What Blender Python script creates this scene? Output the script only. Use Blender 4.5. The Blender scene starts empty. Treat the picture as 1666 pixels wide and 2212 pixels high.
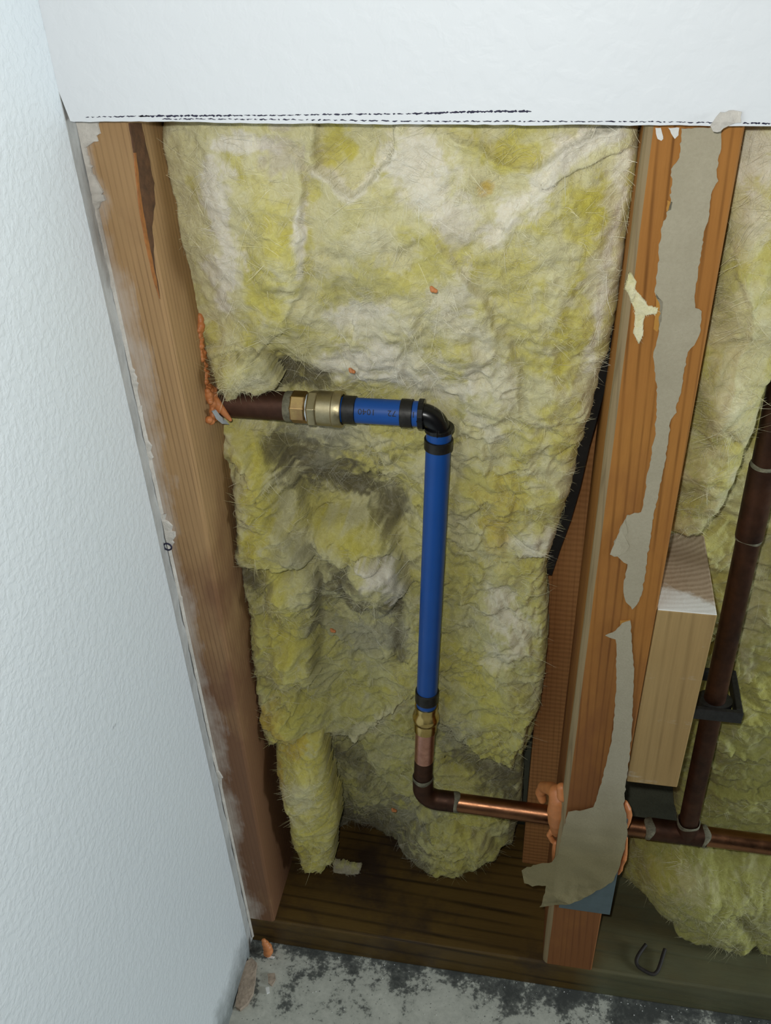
import bpy, bmesh, math, random
import numpy as np
from mathutils import Matrix, Vector
from mathutils.geometry import delaunay_2d_cdt

random.seed(7)
RNG = np.random.RandomState(11)
SC = bpy.context.scene
COL = SC.collection
S = 0.001                                   # the scene is measured in millimetres, Blender in metres

# ------------------------------------------------------------------ camera
FPX, CX, CY = 2002.0, 833.0, 1106.0         # focal length and centre in pixels of the 1666 x 2212 frame
_dn = np.array([117.0, 2794.0, FPX]); _dn /= np.linalg.norm(_dn)
_fw = np.array([441.0, -1452.6, FPX]); _fw /= np.linalg.norm(_fw)
_fw -= _dn * (_fw @ _dn); _fw /= np.linalg.norm(_fw)
_rt = np.cross(_dn, _fw)
MW = np.array([_rt, _fw, -_dn])             # camera (right, down, forward) -> world
CAM = np.array([0.0, -440.0, 831.2])        # mm
cd = bpy.data.cameras.new('camera'); cam = bpy.data.objects.new('camera', cd); COL.objects.link(cam)
cd.sensor_fit = 'VERTICAL'; cd.sensor_height = 36.0; cd.lens = FPX / 2212.0 * 36.0
cd.clip_start = 0.01; cd.clip_end = 50
_r = MW @ np.array([1, 0, 0.]); _u = MW @ np.array([0, -1., 0]); _b = MW @ np.array([0, 0, -1.])
cam.matrix_world = Matrix(((_r[0], _u[0], _b[0], CAM[0] * S), (_r[1], _u[1], _b[1], CAM[1] * S), (_r[2], _u[2], _b[2], CAM[2] * S), (0, 0, 0, 1)))
SC.camera = cam

# ------------------------------------------------------------------ light and exposure
world = bpy.data.worlds.new('room_light'); SC.world = world; world.use_nodes = True
world.node_tree.nodes['Background'].inputs[0].default_value = (0.80, 0.90, 1.0, 1)
world.node_tree.nodes['Background'].inputs[1].default_value = 0.03
def lamp(name, kind, loc, power, col, **kw):
    l = bpy.data.lights.new(name, kind); l.energy = power; l.color = col
    for k, v in kw.items(): setattr(l, k, v)
    o = bpy.data.objects.new(name, l); COL.objects.link(o); o.location = [c * S for c in loc]
    return o
flash = lamp('phone_flash', 'POINT', CAM + (-14, 4, 20), 4.7, (0.99, 1.0, 0.97), shadow_soft_size=0.005)
wall_fill = lamp('left_wall_fill', 'AREA', (2300, -270, 700), 27.0, (0.84, 0.95, 1.0), shape='DISK', size=0.7)  # unseen fill light, added to brighten the left wall
wall_fill.rotation_euler = Vector((-2.5, 0.16, -0.30)).to_track_quat('-Z', 'Y').to_euler()
SC.cycles.max_bounces = 4; SC.cycles.diffuse_bounces = 2; SC.cycles.glossy_bounces = 2; SC.cycles.transmission_bounces = 2
SC.view_settings.view_transform = 'Standard'; SC.view_settings.look = 'None'
SC.view_settings.exposure = 0.0; SC.view_settings.gamma = 1.0; SC.view_settings.use_curve_mapping = False

# ------------------------------------------------------------------ geometry helpers
def ray(u, v): return MW @ np.array([u - CX, v - CY, FPX])
def PY(u, v, Y):                            # the world point that stands at depth Y behind the stud fronts
    r = ray(u, v); return CAM + r * ((Y - CAM[1]) / r[1])
def PX(u, v, X):
    r = ray(u, v); return CAM + r * ((X - CAM[0]) / r[0])
def PZ(u, v, Z):
    r = ray(u, v); return CAM + r * ((Z - CAM[2]) / r[2])
def project(p):
    q = (np.asarray(p) - CAM) @ MW
    return q[..., 0] / q[..., 2] * FPX + CX, q[..., 1] / q[..., 2] * FPX + CY

ORG = {}
def finish(o, kind=None, label=None, cat=None, group=None):
    if kind: o['kind'] = kind
    if label: o['label'] = label
    if cat: o['category'] = cat
    if group: o['group'] = group
    return o
def thing(name, label, cat, loc, group=None):
    o = bpy.data.objects.new(name, None); COL.objects.link(o)
    o.empty_display_size = 0.02
    o.location = [c * S for c in loc]; ORG[o] = np.array(loc, float)
    return finish(o, None, label, cat, group)
def mesh(name, verts, faces, mat, parent=None, smooth=False, label=None, cat=None, kind=None, group=None, cols=None, mats=None, fmat=None):
    v = np.asarray(verts, float)
    org = np.array([(v[:, 0].min() + v[:, 0].max()) / 2, (v[:, 1].min() + v[:, 1].max()) / 2, v[:, 2].min()])
    me = bpy.data.meshes.new(name)
    me.from_pydata(((v - org) * S).tolist(), [], faces if isinstance(faces, list) else faces.tolist())
    if mats:
        for m in mats: me.materials.append(m)
        me.polygons.foreach_set('material_index', fmat)
    else:
        me.materials.append(mat)
    if smooth: me.polygons.foreach_set('use_smooth', [True] * len(me.polygons))
    if cols is not None:
        a = me.color_attributes.new('tint', 'FLOAT_COLOR', 'POINT')
        c = np.ones((len(v), 4), np.float32); c[:, :cols.shape[1]] = cols
        a.data.foreach_set('color', c.ravel())
    me.update()
    o = bpy.data.objects.new(name, me); COL.objects.link(o)
    if parent is not None:
        o.parent = parent; o.location = (org - ORG[parent]) * S
    else:
        o.location = org * S
    ORG[o] = org
    return finish(o, kind, label, cat, group)
def bevel(o, w=0.8, seg=2):
    m = o.modifiers.new('bevel', 'BEVEL'); m.width = w * S; m.segments = seg; m.limit_method = 'ANGLE'; m.angle_limit = math.radians(40)
    return o
def box_geo(x0, x1, y0, y1, z0, z1):
    v = [(x, y, z) for z in (z0, z1) for y in (y0, y1) for x in (x0, x1)]
    f = [(0, 2, 3, 1), (4, 5, 7, 6), (0, 1, 5, 4), (2, 6, 7, 3), (0, 4, 6, 2), (1, 3, 7, 5)]
    return v, f
def frame_of(d):
    d = np.asarray(d, float); d = d / np.linalg.norm(d)
    a = np.array([0, 0, 1.]) if abs(d[2]) < .9 else np.array([1., 0, 0])
    n = np.cross(d, a); n /= np.linalg.norm(n); return d, n, np.cross(d, n)
def lathe_geo(p0, p1, prof, seg=40, cap=True, noise=0.0):
    """prof: list of (distance along p0->p1 in mm, radius)"""
    p0 = np.asarray(p0, float); d, n, b = frame_of(np.asarray(p1, float) - p0)
    V, F = [], []
    for t, r in prof:
        for k in range(seg):
            a = 2 * math.pi * k / seg
            rr = r + (random.uniform(-noise, noise) if noise else 0)
            V.append(p0 + d * t + (n * math.cos(a) + b * math.sin(a)) * rr)
    for i in range(len(prof) - 1):
        for k in range(seg):
            k2 = (k + 1) % seg
            F.append((i * seg + k, i * seg + k2, (i + 1) * seg + k2, (i + 1) * seg + k))
    if cap:
        F.append(tuple(range(seg))[::-1]); F.append(tuple((len(prof) - 1) * seg + k for k in range(seg)))
    return V, F
def tube_geo(pts, rad, seg=32, cap=True):
    pts = [np.asarray(p, float) for p in pts]; n = len(pts)
    rad = [rad] * n if not hasattr(rad, '__len__') else rad
    V, F = [], []; nv = None
    for i, p in enumerate(pts):
        d = pts[min(i + 1, n - 1)] - pts[max(i - 1, 0)]; d /= np.linalg.norm(d)
        if nv is None: _, nv, _ = frame_of(d)
        nv = nv - d * (nv @ d); nv /= np.linalg.norm(nv); b = np.cross(d, nv)
        for k in range(seg):
            a = 2 * math.pi * k / seg; V.append(p + (nv * math.cos(a) + b * math.sin(a)) * rad[i])
    for i in range(n - 1):
        for k in range(seg):
            k2 = (k + 1) % seg; F.append((i * seg + k, i * seg + k2, (i + 1) * seg + k2, (i + 1) * seg + k))
    if cap:
        F.append(tuple(range(seg))[::-1]); F.append(tuple((n - 1) * seg + k for k in range(seg)))
    return V, F
def join_geo(*gs):
    V, F = [], []
    for v, f in gs:
        o = len(V); V += [tuple(p) for p in v]; F += [tuple(i + o for i in q) for q in f]
    return V, F
def roughen(poly, amp, step):
    """jagged version of a closed polygon in pixels"""
    out = []; n = len(poly)
    for i in range(n):
        a = np.array(poly[i], float); b = np.array(poly[(i + 1) % n], float); L = np.linalg.norm(b - a); k = max(1, int(L / step))
        for j in range(k):
            p = a + (b - a) * (j / k)
            if j: p = p + np.array([random.uniform(-amp, amp), random.uniform(-amp, amp)])
            out.append(p)
    return out
def poly_dist(u, v, poly, closed=False):
    """distance to a polyline and the side of its nearest segment"""
    best = np.full(u.shape, 1e9); side = np.zeros(u.shape)
    n = len(poly)
    for i in range(n if closed else n - 1):
        ax, ay = poly[i]; bx, by = poly[(i + 1) % n]; dx, dy = bx - ax, by - ay; L2 = dx * dx + dy * dy + 1e-9
        t = np.clip(((u - ax) * dx + (v - ay) * dy) / L2, 0, 1)
        ex, ey = u - ax - t * dx, v - ay - t * dy; d = np.hypot(ex, ey)
        k = d < best; best = np.where(k, d, best); side = np.where(k, np.sign(dx * ey - dy * ex), side)
    return best, side
def inside(u, v, poly):
    r = np.zeros(u.shape, bool); n = len(poly)
    for i in range(n):
        ax, ay = poly[i]; bx, by = poly[(i + 1) % n]
        c = ((ay > v) != (by > v)) & (u < (bx - ax) * (v - ay) / (by - ay + 1e-12) + ax); r ^= c
    return r
def sheet(name, pts, thick, normal, mat, parent=None, bend=None, cuts=2, smooth=False, **kw):
    """a thin cut-out piece: pts are world points of its outline, thickened along normal; bend(p) moves inner points too"""
    P = np.array(pts, float); n_ = np.asarray(normal, float) / np.linalg.norm(normal)
    d, e1, e2 = frame_of(n_); o_ = P.mean(0); Q = np.stack([(P - o_) @ e1, (P - o_) @ e2, (P - o_) @ n_], 1)
    poly = [tuple(q) for q in Q[:, :2]]; st = {2: 5.0, 3: 2.5, 4: 2.0}.get(cuts, 4.0)
    gx, gy = np.meshgrid(np.arange(Q[:, 0].min(), Q[:, 0].max(), st), np.arange(Q[:, 1].min(), Q[:, 1].max(), st))
    gx = gx.ravel() + RNG.uniform(-.3, .3, gx.size) * st; gy = gy.ravel() + RNG.uniform(-.3, .3, gy.size) * st
    k = inside(gx, gy, poly)
    if k.any():
        dd, _ = poly_dist(gx, gy, poly, True); k &= dd > st * .35
    pts2 = [Vector(q) for q in poly] + [Vector((x_, y_)) for x_, y_ in zip(gx[k], gy[k])]
    out = delaunay_2d_cdt(pts2, [], [list(range(len(poly)))], 1, 1e-5)
    bm = bmesh.new(); base_pts = []
    for q in out[0]:
        j = np.argmin((Q[:, 0] - q[0]) ** 2 + (Q[:, 1] - q[1]) ** 2)
        base_pts.append(bm.verts.new(tuple(o_ + e1 * q[0] + e2 * q[1] + n_ * Q[j, 2])))
    for t in out[2]:
        try: bm.faces.new([base_pts[i] for i in t])
        except ValueError: pass
    if bend:
        for v in bm.verts: v.co = Vector(bend(np.array(v.co)))
    n = np.asarray(normal, float)
    bm.normal_update(); bm.verts.index_update()
    V = [np.array(v.co) for v in bm.verts]; F = [tuple(v.index for v in f.verts) for f in bm.faces]
    a = Vector(n); flip = sum(f.normal.dot(a) for f in bm.faces) < 0
    m = len(V); be = [(e.verts[0].index, e.verts[1].index) for e in bm.edges if len(e.link_faces) == 1]
    bm.free()
    if flip: F = [t[::-1] for t in F]
    V2 = [p + n * thick for p in V] + V
    F2 = F + [tuple(i + m for i in t[::-1]) for t in F] + [(i, j, j + m, i + m) for i, j in be]
    o = mesh(name, V2, F2, mat, parent, smooth=False, **kw)
    bm = bmesh.new(); bm.from_mesh(o.data); bmesh.ops.recalc_face_normals(bm, faces=bm.faces[:]); bm.to_mesh(o.data); bm.free()
    return o

# ------------------------------------------------------------------ numpy noise
_perm = RNG.permutation(256); _perm = np.concatenate([_perm, _perm, _perm])
_grad = RNG.normal(size=(256, 3)); _grad /= np.linalg.norm(_grad, axis=1)[:, None]
def gnoise(p):
    p = np.asarray(p, float); i = np.floor(p).astype(int); f = p - i; u = f * f * f * (f * (f * 6 - 15) + 10); i &= 255
    r = 0
    for dx in (0, 1):
        for dy in (0, 1):
            for dz in (0, 1):
                h = _perm[_perm[_perm[(i[:, 0] + dx) & 255] + ((i[:, 1] + dy) & 255)] + ((i[:, 2] + dz) & 255)]
                g = _grad[h]
                d = g[:, 0] * (f[:, 0] - dx) + g[:, 1] * (f[:, 1] - dy) + g[:, 2] * (f[:, 2] - dz)
                w = (u[:, 0] if dx else 1 - u[:, 0]) * (u[:, 1] if dy else 1 - u[:, 1]) * (u[:, 2] if dz else 1 - u[:, 2])
                r = r + d * w
    return r * 1.6
def fbm(p, scale, oct=4, seed=0.0):
    q = np.asarray(p) / scale + seed; r = 0; a = 1.0
    for _ in range(oct): r = r + gnoise(q) * a; a *= .5; q = q * 2.03 + 7.1
    return r
def smooth01(x, a, b):
    t = np.clip((x - a) / (b - a), 0, 1); return t * t * (3 - 2 * t)

# ------------------------------------------------------------------ material helpers
def new_mat(name):
    m = bpy.data.materials.new(name); m.use_nodes = True; nt = m.node_tree
    return m, nt, nt.nodes['Principled BSDF']
def N(nt, kind, **kw):
    n = nt.nodes.new(kind)
    for k, v in kw.items():
        if k in n.inputs: n.inputs[k].default_value = v
        else: setattr(n, k, v)
    return n
def coords(nt, scale=(1, 1, 1), kind='Object', rot=(0, 0, 0)):
    if kind == 'World': t = N(nt, 'ShaderNodeNewGeometry'); out = t.outputs['Position']
    else: t = N(nt, 'ShaderNodeTexCoord'); out = t.outputs[kind]
    m = N(nt, 'ShaderNodeMapping'); m.inputs['Scale'].default_value = scale; m.inputs['Rotation'].default_value = rot
    nt.links.new(out, m.inputs['Vector']); return m.outputs['Vector']
def noise(nt, vec, scale, detail=4, rough=.6, dist=0.0):
    n = N(nt, 'ShaderNodeTexNoise'); n.inputs['Scale'].default_value = scale; n.inputs['Detail'].default_value = detail
    n.inputs['Roughness'].default_value = rough; n.inputs['Distortion'].default_value = dist
    nt.links.new(vec, n.inputs['Vector']); return n.outputs['Fac']
def ramp(nt, fac, stops):
    r = N(nt, 'ShaderNodeValToRGB'); e = r.color_ramp.elements
    while len(e) < len(stops): e.new(0.5)
    for k, (p, c) in enumerate(stops):
        e[k].position = p; e[k].color = (*c, 1) if hasattr(c, '__len__') else (c, c, c, 1)
    nt.links.new(fac, r.inputs[0]); return r.outputs[0]
def mix(nt, fac, a, b, mode='MIX'):
    m = N(nt, 'ShaderNodeMix', data_type='RGBA', blend_type=mode)
    for sock, val in ((m.inputs[0], fac), (m.inputs[6], a), (m.inputs[7], b)):
        if hasattr(val, 'is_linked'): nt.links.new(val, sock)
        elif hasattr(val, '__len__'): sock.default_value = (*val, 1)
        else: sock.default_value = val
    return m.outputs[2]
def math_(nt, op, a, b=0.0, c=None):
    m = N(nt, 'ShaderNodeMath', operation=op)
    for i, val in enumerate((a, b, c)):
        if val is None: continue
        if hasattr(val, 'is_linked'): nt.links.new(val, m.inputs[i])
        else: m.inputs[i].default_value = val
    return m.outputs[0]
def bump(nt, bsdf, h, strength=.4, dist=.001, normal=None):
    b = N(nt, 'ShaderNodeBump'); b.inputs['Strength'].default_value = strength; b.inputs['Distance'].default_value = dist
    nt.links.new(h, b.inputs['Height'])
    if normal is not None: nt.links.new(normal, b.inputs['Normal'])
    nt.links.new(b.outputs[0], bsdf.inputs['Normal']); return b.outputs[0]
def axis_of(nt, i, kind='World'):
    v = coords(nt, kind=kind); s = N(nt, 'ShaderNodeSeparateXYZ'); nt.links.new(v, s.inputs[0]); return s.outputs[i]

def simple_mat(name, col, rough=.6, metal=0.0, spec=.5, var=.25, scale=60, bumpy=0.0, bscale=400):
    m, nt, b = new_mat(name); v = coords(nt)
    n = noise(nt, v, scale, 5, .65)
    c = ramp(nt, n, [(.25, tuple(x * (1 - var) for x in col)), (.75, tuple(min(1, x * (1 + var)) for x in col))])
    nt.links.new(c, b.inputs['Base Color']); b.inputs['Roughness'].default_value = rough; b.inputs['Metallic'].default_value = metal
    b.inputs['Specular IOR Level'].default_value = spec
    if bumpy: bump(nt, b, noise(nt, v, bscale, 4, .6), bumpy, .0006)
    return m
def wood_mat(name, light, dark, ring=5.0, axis=2, wob=3.0, blotch=None, rough=.62, lines=.55, spec=.3):
    """growth-ring lines along an axis, fine fibre, large stain blotches"""
    m, nt, b = new_mat(name)
    sc = [1, .8, 1] if axis == 2 else [1, 1, .6]; sc[axis] = .03
    v = coords(nt, tuple(sc))
    wv = N(nt, 'ShaderNodeTexWave', wave_type='BANDS', bands_direction='DIAGONAL', wave_profile='SIN')
    wv.inputs['Scale'].default_value = .628 / (ring * S); wv.inputs['Distortion'].default_value = wob * 2.2
    wv.inputs['Detail'].default_value = 2.0; wv.inputs['Detail Scale'].default_value = .35
    nt.links.new(v, wv.inputs['Vector'])
    line = ramp(nt, wv.outputs['Fac'], [(.0, 0.0), (.70, .06), (.90, .55), (.985, 1.0)])
    line = math_(nt, 'MULTIPLY', line, ramp(nt, noise(nt, coords(nt, (1, 1, .15) if axis == 2 else (.15, 1, 1)), 70, 3, .6), [(.35, .15), (.65, 1.0)]))
    fib = noise(nt, v, 900, 4, .7)
    base = mix(nt, fib, tuple(c * .80 for c in light), tuple(c * 1.15 for c in light))
    var = noise(nt, coords(nt, (1, 1, .5) if axis == 2 else (.5, 1, 1)), 16, 4, .6)
    base = mix(nt, math_(nt, 'MULTIPLY', math_(nt, 'SUBTRACT', var, .35), 1.2), base, dark)
    base = mix(nt, math_(nt, 'MULTIPLY', line, lines), base, tuple(c * .42 for c in dark))
    if blotch:
        bl = ramp(nt, noise(nt, coords(nt), blotch[1], 5, .65), [(.48, 0.0), (.66, 1.0)])
        base = mix(nt, math_(nt, 'MULTIPLY', bl, blotch[2]), base, blotch[0])
    nt.links.new(base, b.inputs['Base Color']); b.inputs['Roughness'].default_value = rough; b.inputs['Specular IOR Level'].default_value = spec
    h = math_(nt, 'ADD', math_(nt, 'MULTIPLY', line, -.6), fib)
    bump(nt, b, h, .35, .0006)
    m['base_out'] = base.node.name
    return m
def overlay(m, fac_fn, col):
    """lay a stain, dust or painted shade with a shape of its own over a wood material"""
    nt = m.node_tree; b = nt.nodes['Principled BSDF']; cur = b.inputs['Base Color'].links[0].from_socket
    out = mix(nt, fac_fn(nt), cur, col); nt.links.new(out, b.inputs['Base Color'])

# painted drywall with knock-down texture
def wall_mat(name, col, bscale, strength, dirt_z=None):
    m, nt, b = new_mat(name); v = coords(nt, kind='World')
    n1 = noise(nt, v, bscale, 3, .5, .3); n2 = noise(nt, v, bscale * .33, 3, .5)
    blob = ramp(nt, n1, [(.42, 0.0), (.60, 1.0)])
    h = math_(nt, 'ADD', math_(nt, 'MULTIPLY', blob, .7), n2)
    c = mix(nt, noise(nt, v, 9, 4, .6), tuple(x * .96 for x in col), col)
    spk = ramp(nt, noise(nt, v, 160, 2, .4), [(.80, 0.0), (.83, 1.0)])
    c = mix(nt, math_(nt, 'MULTIPLY', spk, .5), c, tuple(x * .5 for x in col))
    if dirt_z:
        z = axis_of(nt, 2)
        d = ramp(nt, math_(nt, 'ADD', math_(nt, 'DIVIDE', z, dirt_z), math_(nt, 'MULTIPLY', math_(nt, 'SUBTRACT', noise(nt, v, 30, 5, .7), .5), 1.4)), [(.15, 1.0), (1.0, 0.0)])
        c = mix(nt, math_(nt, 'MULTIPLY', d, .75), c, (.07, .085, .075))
    nt.links.new(c, b.inputs['Base Color']); b.inputs['Roughness'].default_value = .48; b.inputs['Specular IOR Level'].default_value = .35
    bump(nt, b, h, strength, .0022)
    return m
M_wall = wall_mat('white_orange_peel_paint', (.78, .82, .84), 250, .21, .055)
M_head = wall_mat('white_smooth_paint', (.80, .82, .84), 120, .10)
M_plaster = simple_mat('dusty_joint_compound', (.60, .56, .50), .95, var=.25, scale=90, bumpy=.8, bscale=500)
M_strip = simple_mat('bare_grey_gypsum_edge', (.47, .47, .45), .95, var=.2, scale=50, bumpy=.6, bscale=300)
M_ink = simple_mat('dark_violet_marker_ink', (.018, .016, .045), .7, var=.4, scale=900)

# concrete floor
M_floor, nt, b = new_mat('stained_painted_concrete')
v = coords(nt, kind='World')
big = noise(nt, v, 26, 8, .68, .3); fine = noise(nt, v, 230, 5, .7)
pat = math_(nt, 'ADD', math_(nt, 'MULTIPLY', big, .75), math_(nt, 'MULTIPLY', fine, .32))
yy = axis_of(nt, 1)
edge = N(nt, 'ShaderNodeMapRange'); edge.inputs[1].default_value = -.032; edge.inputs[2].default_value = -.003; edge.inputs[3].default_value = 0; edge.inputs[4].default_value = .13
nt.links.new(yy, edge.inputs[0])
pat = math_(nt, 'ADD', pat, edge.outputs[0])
c = ramp(nt, pat, [(.42, (.60, .60, .52)), (.575, (.46, .465, .40)), (.625, (.13, .135, .12)), (.70, (.06, .064, .058)), (.90, (.04, .043, .04))])
spk = ramp(nt, noise(nt, v, 420, 3, .5), [(.66, 0.0), (.70, 1.0)])
c = mix(nt, math_(nt, 'MULTIPLY', spk, .85), c, (.05, .055, .05))
nt.links.new(c, b.inputs['Base Color']); b.inputs['Roughness'].default_value = .75; bump(nt, b, pat, -.5, .0015)

# woods
M_lstud = wood_mat('tan_fir_with_dust', (.47, .29, .135), (.30, .155, .06), 3.2, 2, 1.2, lines=.5)
def dust_left(nt):
    v = coords(nt, (1, 1, .6), 'World'); x = axis_of(nt, 0)
    t = N(nt, 'ShaderNodeMapRange'); t.inputs[1].default_value = -.234; t.inputs[2].default_value = -.207; t.inputs[3].default_value = .30; t.inputs[4].default_value = -.26
    nt.links.new(x, t.inputs[0])
    n = math_(nt, 'ADD', noise(nt, v, 34, 5, .6), math_(nt, 'MULTIPLY', math_(nt, 'SUBTRACT', noise(nt, coords(nt, (1, 1, .05), 'World'), 700, 3, .6), .5), .25))
    return math_(nt, 'MULTIPLY', ramp(nt, math_(nt, 'ADD', n, t.outputs[0]), [(.54, 0.0), (.82, 1.0)]), .8)
def wet_shade_low(nt):  # damp stain, with shade painted in to offset the fill light
    v = coords(nt, (1, 1, .5), 'World'); z = axis_of(nt, 2)
    t = N(nt, 'ShaderNodeMapRange'); t.inputs[1].default_value = .60; t.inputs[2].default_value = .24; t.inputs[3].default_value = -.2; t.inputs[4].default_value = .42
    nt.links.new(z, t.inputs[0])
    return math_(nt, 'MULTIPLY', ramp(nt, math_(nt, 'ADD', noise(nt, v, 22, 5, .6), t.outputs[0]), [(.45, 0.0), (.78, 1.0)]), .8)
overlay(M_lstud, wet_shade_low, (.16, .065, .034))
overlay(M_lstud, dust_left, (.62, .54, .47))
M_rstud = wood_mat('orange_fir', (.44, .195, .048), (.28, .10, .024), 5.2, 2, 4.0, lines=.7, spec=.12)
def red_low(nt):
    v = coords(nt, (1, 1, .4), 'World'); z = axis_of(nt, 2)
    t = N(nt, 'ShaderNodeMapRange'); t.inputs[1].default_value = .62; t.inputs[2].default_value = .20; t.inputs[3].default_value = -.2; t.inputs[4].default_value = .35
    nt.links.new(z, t.inputs[0])
    return math_(nt, 'MULTIPLY', ramp(nt, math_(nt, 'ADD', noise(nt, v, 26, 5, .6), t.outputs[0]), [(.42, 0.0), (.80, 1.0)]), .75)
overlay(M_rstud, red_low, (.20, .075, .032))
M_rstud_edge = wood_mat('weathered_grey_wane', (.34, .25, .13), (.22, .15, .075), 2.2, 2, .6, lines=.5)
M_back = wood_mat('rough_sawn_brown_fir', (.40, .18, .06), (.28, .105, .032), 4.0, 2, 1.0, lines=.4)
nt = M_back.node_tree; b = nt.nodes['Principled BSDF']
saw = N(nt, 'ShaderNodeTexWave', wave_type='BANDS', bands_direction='Z'); saw.inputs['Scale'].default_value = .314 / .0048; saw.inputs['Distortion'].default_value = 1.2
saw.inputs['Detail Scale'].default_value = 2
nt.links.new(coords(nt, kind='World'), saw.inputs['Vector'])
bump(nt, b, saw.outputs['Fac'], .35, .0007)
M_block = wood_mat('pale_tan_pine', (.44, .29, .12), (.35, .205, .07), 9.0, 2, 3.2, lines=.35)
overlay(M_block, lambda nt: math_(nt, 'MULTIPLY', ramp(nt, noise(nt, coords(nt, (.5, 1, 1.2), 'World'), 60, 6, .7), [(.60, 0.0), (.74, 1.0)]), .55), (.55, .50, .42))
M_blocktop, nt, b = new_mat('rough_end_grain_half_painted')
v = coords(nt, kind='World')
rings = N(nt, 'ShaderNodeTexWave', wave_type='RINGS', rings_direction='Z'); rings.inputs['Scale'].default_value = .314 / .0042; rings.inputs['Distortion'].default_value = 2.5
mp = N(nt, 'ShaderNodeMapping'); mp.inputs['Location'].default_value = (-.072, -.10, 0); nt.links.new(v, mp.inputs[0]); nt.links.new(mp.outputs[0], rings.inputs['Vector'])
g = noise(nt, coords(nt, (1, .35, 1), 'World'), 420, 4, .7)
c = mix(nt, math_(nt, 'MULTIPLY', rings.outputs['Fac'], g), (.54, .42, .29), (.30, .21, .12))
pm = math_(nt, 'ADD', math_(nt, 'DIVIDE', axis_of(nt, 1), .028), math_(nt, 'MULTIPLY', math_(nt, 'SUBTRACT', noise(nt, v, 70, 5, .75), .5), .9))
pm = math_(nt, 'ADD', pm, math_(nt, 'MULTIPLY', math_(nt, 'SUBTRACT', axis_of(nt, 0), .09), 16))
c = mix(nt, ramp(nt, pm, [(.55, 1.0), (.80, 0.0)]), c, (.85, .85, .80))
nt.links.new(c, b.inputs['Base Color']); b.inputs['Roughness'].default_value = .9
bump(nt, b, math_(nt, 'ADD', math_(nt, 'MULTIPLY', rings.outputs['Fac'], .3), g), .35, .0008)
M_plate = wood_mat('dark_damp_treated_plank', (.125, .072, .016), (.05, .027, .008), 12.0, 0, 5.0, lines=.85, blotch=((.03, .017, .012), 12, .85), rough=.5)
def green_right(nt):
    x = axis_of(nt, 0); t = N(nt, 'ShaderNodeMapRange'); t.inputs[1].default_value = .060; t.inputs[2].default_value = .085; nt.links.new(x, t.inputs[0])
    return math_(nt, 'MULTIPLY', t.outputs[0], math_(nt, 'ADD', math_(nt, 'MULTIPLY', noise(nt, coords(nt, (.3, 1, 1), 'World'), 60, 4, .6), .7), .3))
overlay(M_plate, green_right, (.15, .155, .085))
M_sheath = simple_mat('grey_green_sheathing', (.125, .13, .088), .9, var=.4, scale=25, bumpy=.4)

# metals, plastics, sundries
def metal_mat(name, col, col2, rough, scale=60, metal=1.0, detail=5, bumpy=.12):
    m, nt, b = new_mat(name); v = coords(nt)
    n = noise(nt, v, scale, detail, .65)
    nt.links.new(ramp(nt, n, [(.35, col), (.68, col2)]), b.inputs['Base Color'])
    b.inputs['Metallic'].default_value = metal
    nt.links.new(ramp(nt, noise(nt, v, scale * 3, 4, .6), [(.3, rough * .8), (.7, min(1, rough * 1.3))]), b.inputs['Roughness'])
    bump(nt, b, noise(nt, v, 900, 3, .6), bumpy, .0004)
    return m
M_cu_brown = metal_mat('brown_tarnished_copper', (.20, .085, .045), (.115, .05, .028), .42, 45)
M_cu_stub = metal_mat('dark_brown_copper', (.12, .055, .035), (.07, .032, .02), .5, 45, .7)
M_cu_dark = metal_mat('dark_tarnished_copper', (.10, .042, .022), (.035, .017, .011), .5, 40, .7)
M_cu_warm = metal_mat('warm_used_copper', (.40, .18, .09), (.20, .09, .045), .32, 30)
M_cu_pink = metal_mat('freshly_sanded_copper', (.80, .42, .32), (.62, .30, .22), .34, 150, bumpy=.35)
M_brass = metal_mat('polished_brass', (.72, .52, .20), (.50, .35, .12), .22, 60)
M_brass_dull = metal_mat('dull_satin_brass', (.52, .45, .28), (.40, .33, .19), .40, 90)
M_brass_warm = metal_mat('yellow_brass_with_flux', (.62, .42, .17), (.42, .24, .12), .32, 70)
M_solder = metal_mat('grey_green_solder_and_flux', (.30, .28, .19), (.12, .11, .075), .75, 220, .3, bumpy=.8)
M_blue = simple_mat('blue_pex', (.005, .080, .355), .38, spec=.5, var=.10, scale=30)
nt = M_blue.node_tree; b = nt.nodes['Principled BSDF']
scr = ramp(nt, noise(nt, coords(nt, (1, 1, .05)), 260, 4, .7), [(.66, 0.0), (.80, 1.0)])
overlay(M_blue, lambda nt: math_(nt, 'MULTIPLY', scr, .22), (.35, .42, .52))
M_black = simple_mat('black_plastic', (.006, .006, .007), .28, spec=.45, var=.2)
M_ring = metal_mat('black_oxide_crimp_ring', (.055, .052, .048), (.028, .026, .024), .42, 120, .7)
M_text = simple_mat('black_print', (.008, .010, .022), .6, var=.1)
M_tape = simple_mat('white_thread_tape', (.62, .70, .74), .7, var=.1)
M_foam = simple_mat('orange_expanding_foam', (.62, .225, .075), .45, spec=.45, var=.22, scale=70, bumpy=.4, bscale=250)
M_foam_white = simple_mat('pale_grey_foam_skin', (.62, .66, .70), .6, var=.1)
M_bracket = simple_mat('dusty_black_bracket', (.02, .02, .02), .5, var=.5, scale=300, bumpy=.4)
M_wire = simple_mat('rusty_black_wire', (.022, .017, .014), .7, var=.4, scale=200, bumpy=.5)
M_nailplate = simple_mat('blue_grey_painted_steel', (.095, .135, .148), .55, var=.22, scale=60)
M_paper, nt, b = new_mat('torn_grey_brown_drywall_paper')
v = coords(nt)
fz = noise(nt, v, 700, 5, .7); bz = noise(nt, v, 22, 4, .6)
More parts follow.
